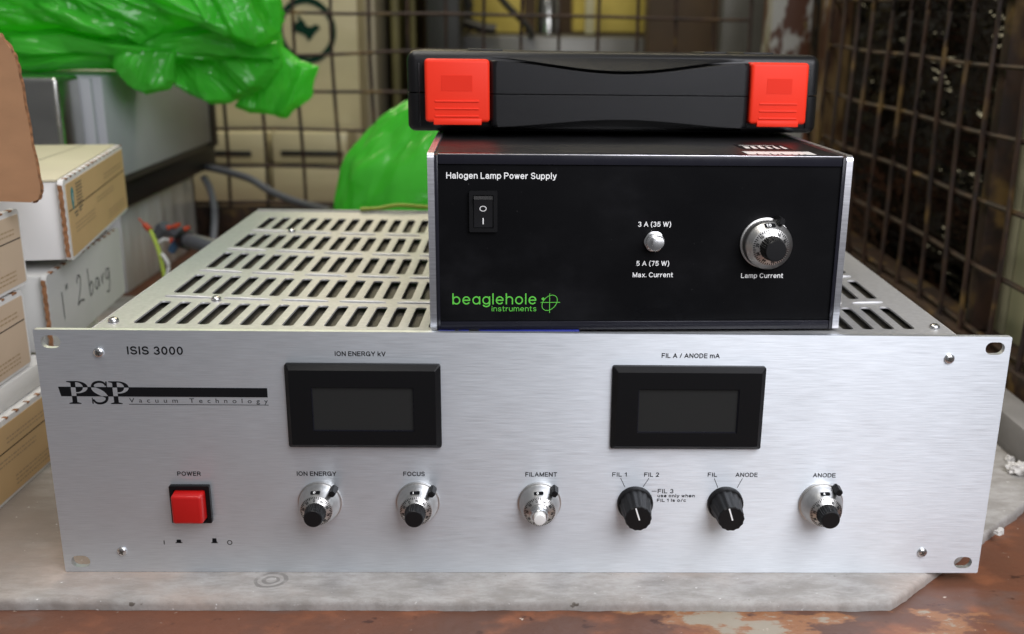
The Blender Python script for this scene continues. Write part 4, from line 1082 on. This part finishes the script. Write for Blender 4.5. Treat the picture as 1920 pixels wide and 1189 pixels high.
mb.line([(54.7, YF-.06, 14.4), (64.4, YF-.06, 14.4)], .3, FN); mb.line([(59.2, YF-.08, 9.0), (59.2, YF-.08, 19.0)], .3, FN)
mb.line([(59.2+3.7*cos(t_)+.9*sin(t_), YF-.07, 14.2+3.9*sin(t_)+.5*cos(t_)) for t_ in [2*pi*i/40 for i in range(41)]], .3, FN)
mb.line([(55.9+.5*cos(t_), YF-.09, 16.2+.5*sin(t_)) for t_ in (0, 1.5, 3, 4.5, 6.2)], .7, FN)
obj('logo', mb, 'green_ink', pf_, smooth=False)
# rocker switch
mb = MB(); mb.prism(rrect(19.7, 33.3, 50.0, 70.0, .6, 2), [rrect(21.6, 31.4, 51.9, 68.0, .4, 2)], YF-1.9, YF-.05); mb.box(21.5, 31.5, YF-.3, YF-.05, 51.8, 68.1)
rs = obj('rocker_switch', mb, 'bezel_plastic', ps, sharp=25)
mb = MB(); pr = [(YF-.2, 52.2), (YF-1.0, 52.2), (YF-1.4, 58.5), (YF-3.6, 65.8), (YF-3.7, 66.2), (YF-2.0, 67.6), (YF-.2, 67.6)]
mb.prism([(a, b_) for a, b_ in pr], [], 22.0, 31.0, to=lambda x, y, z: Vector((y, x, z))); rk = obj('rocker', mb, 'black_plastic', rs, sharp=20)
mb = MB()
dz = Vector((0, -2.2/7.3, 1)).normalized(); nn_ = Vector((0, -1, -.3)).normalized()
pz = lambda x, z: Vector((x, YF-1.4-(z-58.5)*2.2/7.3 if z > 58.5 else YF-1.0-(z-52.2)*.4/6.3, z))
mb.line([pz(26.4+1.5*cos(a), 61.6+1.25*sin(a)) for a in [2*pi*i/20 for i in range(21)]], .42, nn_, .12)
mb.line([pz(26.4, 53.8), pz(26.4, 56.8)], .5, FN, .12); obj('legend', mb, 'white_ink', rk, smooth=False)
# toggle switch
TX, TZ_ = 110.4, 45.4
mb = MB(); mb.lathe([(.05, 5.0), (1.2, 5.0), (1.4, 4.6), (1.5, 4.3), (3.6, 4.3), (3.9, 3.9), (4.0, 2.6)], (TX, YF, TZ_), 40, rib=lambda th, j: 1+(.03*cos(6*th) if j in (0, 1) else 0))
tg = obj('toggle_switch', mb, 'chrome', ps, sharp=30)
mb = MB(); mb.tube(smooth_path([(TX, YF-3.4, TZ_), (TX, YF-8, TZ_+.8), (TX, YF-12, TZ_+1.4), (TX, YF-13.6, TZ_+1.6)], 5), lambda s: 1.5+1.3*min(1, s*1.15) if s < .95 else 2.0, 20); obj('toggle_lever', mb, 'chrome', tg, sharp=70)
dial(ps, 165.8, 44.8, 11.9, '10', R(68), k=1.08, domed=False, y0=YF, rot0=.15)
# stickers on top
mb = MB(); mb.box(161, 187, 38, 62, H-.55, H-.42); st = obj('sticker', mb, 'ink', ps)
mb = MB()
for a in range(6): mb.add([(163+a*4, 40, H-.38), (165.4+a*4, 40, H-.38), (166.5+a*3.7, 50+(a % 3)*3, H-.38), (164+a*4, 52, H-.38)], [[0, 1, 2, 3]])
mb.add([(163, 56, H-.38), (182, 56, H-.38), (182, 57.5, H-.38), (163, 57.5, H-.38)], [[0, 1, 2, 3]])
obj('sticker_print', mb, 'sticker_white', st, smooth=False)
mb = MB(); mb.box(157.5, 192, 10, 26, H-.55, H-.40); st = obj('sticker', mb, 'sticker_white', ps)
mb = MB(); [mb.line([(x_, 11 , H-.36), (x_+d_, 11+h_, H-.36)], .8, Z) for x_, d_, h_ in ((162, .5, 5), (166, -.6, 2.5), (169.5, 0, 6), (172, .8, 3), (175, 0, 6), (179, 1, 2), (183, .5, 4), (186.5, -.8, 3))]; obj('sticker_print', mb, 'ink', st, smooth=False)
mb = MB(); mb.box(24, 74, -1.6, .1, .05, .8, .1); mb.box(4, 12, -1.6, .1, .05, .8, .1); mb.box(14, 19, -1.6, .1, .05, .8, .1); obj('blue_tape', mb, 'tape_blue', ps)

# ================================================================== carry case
cc = thing('carry_case', 'black plastic carry case with two orange red latches lying on the lamp supply', 'case', (-64.6, 103, 217.9), (R(-1.6), 0, R(3.75)))
CW, CH, CD, MID = 229.5, 45.2, 150, 22.4
def shell(z0, z1, top):
    mb = MB(); b = bmesh.new(); bmesh.ops.create_cube(b, size=1)
    for v in b.verts: v.co = Vector((113.6+v.co.x*234.8, CD/2+v.co.y*CD, (z0+z1)/2+v.co.z*(z1-z0)))
    zed = z1 if top else z0
    es = [e for e in b.edges if abs(e.verts[0].co.z-zed) < .01 and abs(e.verts[1].co.z-zed) < .01]
    ve = [e for e in b.edges if abs(e.verts[0].co.z-e.verts[1].co.z) > 1]
    bmesh.ops.bevel(b, geom=ve, offset=5, segments=5, profile=.5, affect='EDGES')
    es = [e for e in b.edges if abs(e.verts[0].co.z-zed) < .01 and abs(e.verts[1].co.z-zed) < .01 and len(e.link_faces) == 2 and any(abs(f.normal.z) < .5 for f in e.link_faces)]
    bmesh.ops.bevel(b, geom=es, offset=(5.5 if top else 4), segments=5, profile=.5, affect='EDGES')
    if top is not None:
        me = bpy.data.meshes.new('tmp'); b.to_mesh(me); b.free(); o1 = bpy.data.objects.new('tmp', me); COL.objects.link(o1)
        b2 = bmesh.new(); bmesh.ops.create_cube(b2, size=1)
        for v in b2.verts: v.co = Vector((114.7+v.co.x*143.0, 3.5+v.co.y*15, 20.9+v.co.z*37.2))
        me2 = bpy.data.meshes.new('tmp'); b2.to_mesh(me2); b2.free(); o2 = bpy.data.objects.new('tmp', me2); COL.objects.link(o2)
        bo = o1.modifiers.new('cut', 'BOOLEAN'); bo.operation = 'DIFFERENCE'; bo.object = o2; bo.solver = 'EXACT'
        dg = bpy.context.evaluated_depsgraph_get(); ev = o1.evaluated_get(dg); b = bmesh.new(); b.from_mesh(ev.to_mesh()); ev.to_mesh_clear()
        for o_x in (o1, o2): mx_ = o_x.data; bpy.data.objects.remove(o_x); bpy.data.meshes.remove(mx_)
    mb.bm(b); return mb
# side ribs give the stepped outline of the ends
mb = shell(MID+.35, CH, True)
mb.box(30, 50, 20, 60, CH-.2, CH+.9, .4); mb.box(168, 182, 25, 60, CH-.2, CH+.9, .4); mb.box(190, 208, 18, 60, CH-.2, CH+.9, .4)
obj('upper_shell', mb, 'case', cc, sharp=50)
mb = shell(1.2, MID-.35, False); mb.box(20, CW-20, 18, CD-18, .2, 2, .5)
obj('lower_shell', mb, 'case', cc, sharp=50)
# recessed end grooves
for x in (2.4, 223.5):
    mb = MB(); mb.box(x, x+.8, -1.2, 3, 4, CH-7, .3); obj('end_rib', mb, 'case', cc)
# handle with a waisted outline, split along the seam
def hz(s):  # 0..1 along the handle -> (low, high)
    w = .5-.5*cos(2*pi*min(max(s, 0), 1)); w = w**.85
    return 4.6+4.4*w, 40.2-6.6*w
HX0, HX1 = 42.1, 187.2
for up in (True, False):
    out = []
    n_ = 36
    for i in range(n_+1):
        s = i/n_; out.append((HX0+(HX1-HX0)*s, MID+.25 if up else hz(s)[0]))
    for i in range(n_, -1, -1):
        s = i/n_; out.append((HX0+(HX1-HX0)*s, hz(s)[1] if up else MID-.25))
    b = bmesh.new()
    fr = [b.verts.new((p[0], -10.5, p[1])) for p in out]; bk = [b.verts.new((p[0], 6, p[1])) for p in out]
    N_ = len(out); fF = b.faces.new(fr); b.faces.new(bk[::-1])
    for i in range(N_): b.faces.new([fr[i], fr[(i+1) % N_], bk[(i+1) % N_], bk[i]])
    rim = [e for e in fF.edges if (e.verts[0].co.z-MID)*(1 if up else -1) > .3 or (e.verts[1].co.z-MID)*(1 if up else -1) > .3]
    bmesh.ops.bevel(b, geom=rim, offset=3.2, segments=5, profile=.5, affect='EDGES', clamp_overlap=True)
    bmesh.ops.triangulate(b, faces=[f for f in b.faces if len(f.verts) > 8])
    mb = MB(); mb.bm(b); obj('handle_half', mb, 'case', cc, sharp=40)
# dished lip over the handle
mb = MB(); vs = []; fs = []; n_ = 40
for i in range(n_+1):
    s = i/n_; x = 43+143.5*s; w = (.5-.5*cos(2*pi*s))**.85
    zt = CH-3.0; zb = 41.7-6.4*w
    for j in range(7):
        t_ = j/6; vs.append((x, -.4-9.2*w*t_**1.1, zt+(zb-zt)*t_))
for i in range(n_):
    for j in range(6): a = i*7+j; fs.append([a, a+7, a+8, a+1])
mb.add(vs, fs); obj('dished_lip', mb, 'case', cc, sharp=180)
def latch(x0, x1):
    mb = MB(); b = bmesh.new(); bmesh.ops.create_cube(b, size=1)
    for v in b.verts: v.co = Vector(((x0+x1)/2+v.co.x*(x1-x0), -4.6+v.co.y*13.8, 23.9+v.co.z*33.8))
    bmesh.ops.bevel(b, geom=[e for e in b.edges if e.verts[0].co.y < 0 and e.verts[1].co.y < 0 or abs(e.verts[0].co.y-e.verts[1].co.y) > 1], offset=2.0, segments=4, profile=.5, affect='EDGES')
    mb.bm(b)
    for z in (18.3, 14.3, 10.3): mb.tube([(x0+5.5, -11.55, z), (x1-6, -11.55, z)], .55, 8)
    mb.box(x0+4.5, x1-4.5, -11.9, -9, 5.6, 9.0, .5)
    l_ = obj('latch', mb, 'latch', cc, sharp=40)
    mb = MB(); mb.box(x0+9, x1-9.5, -11.62, -11.3, 23.8, 32.2, .05, 1); obj('latch_inset', mb, 'latch2', l_)
latch(6.2, 41.6); latch(187.6, 220.6)
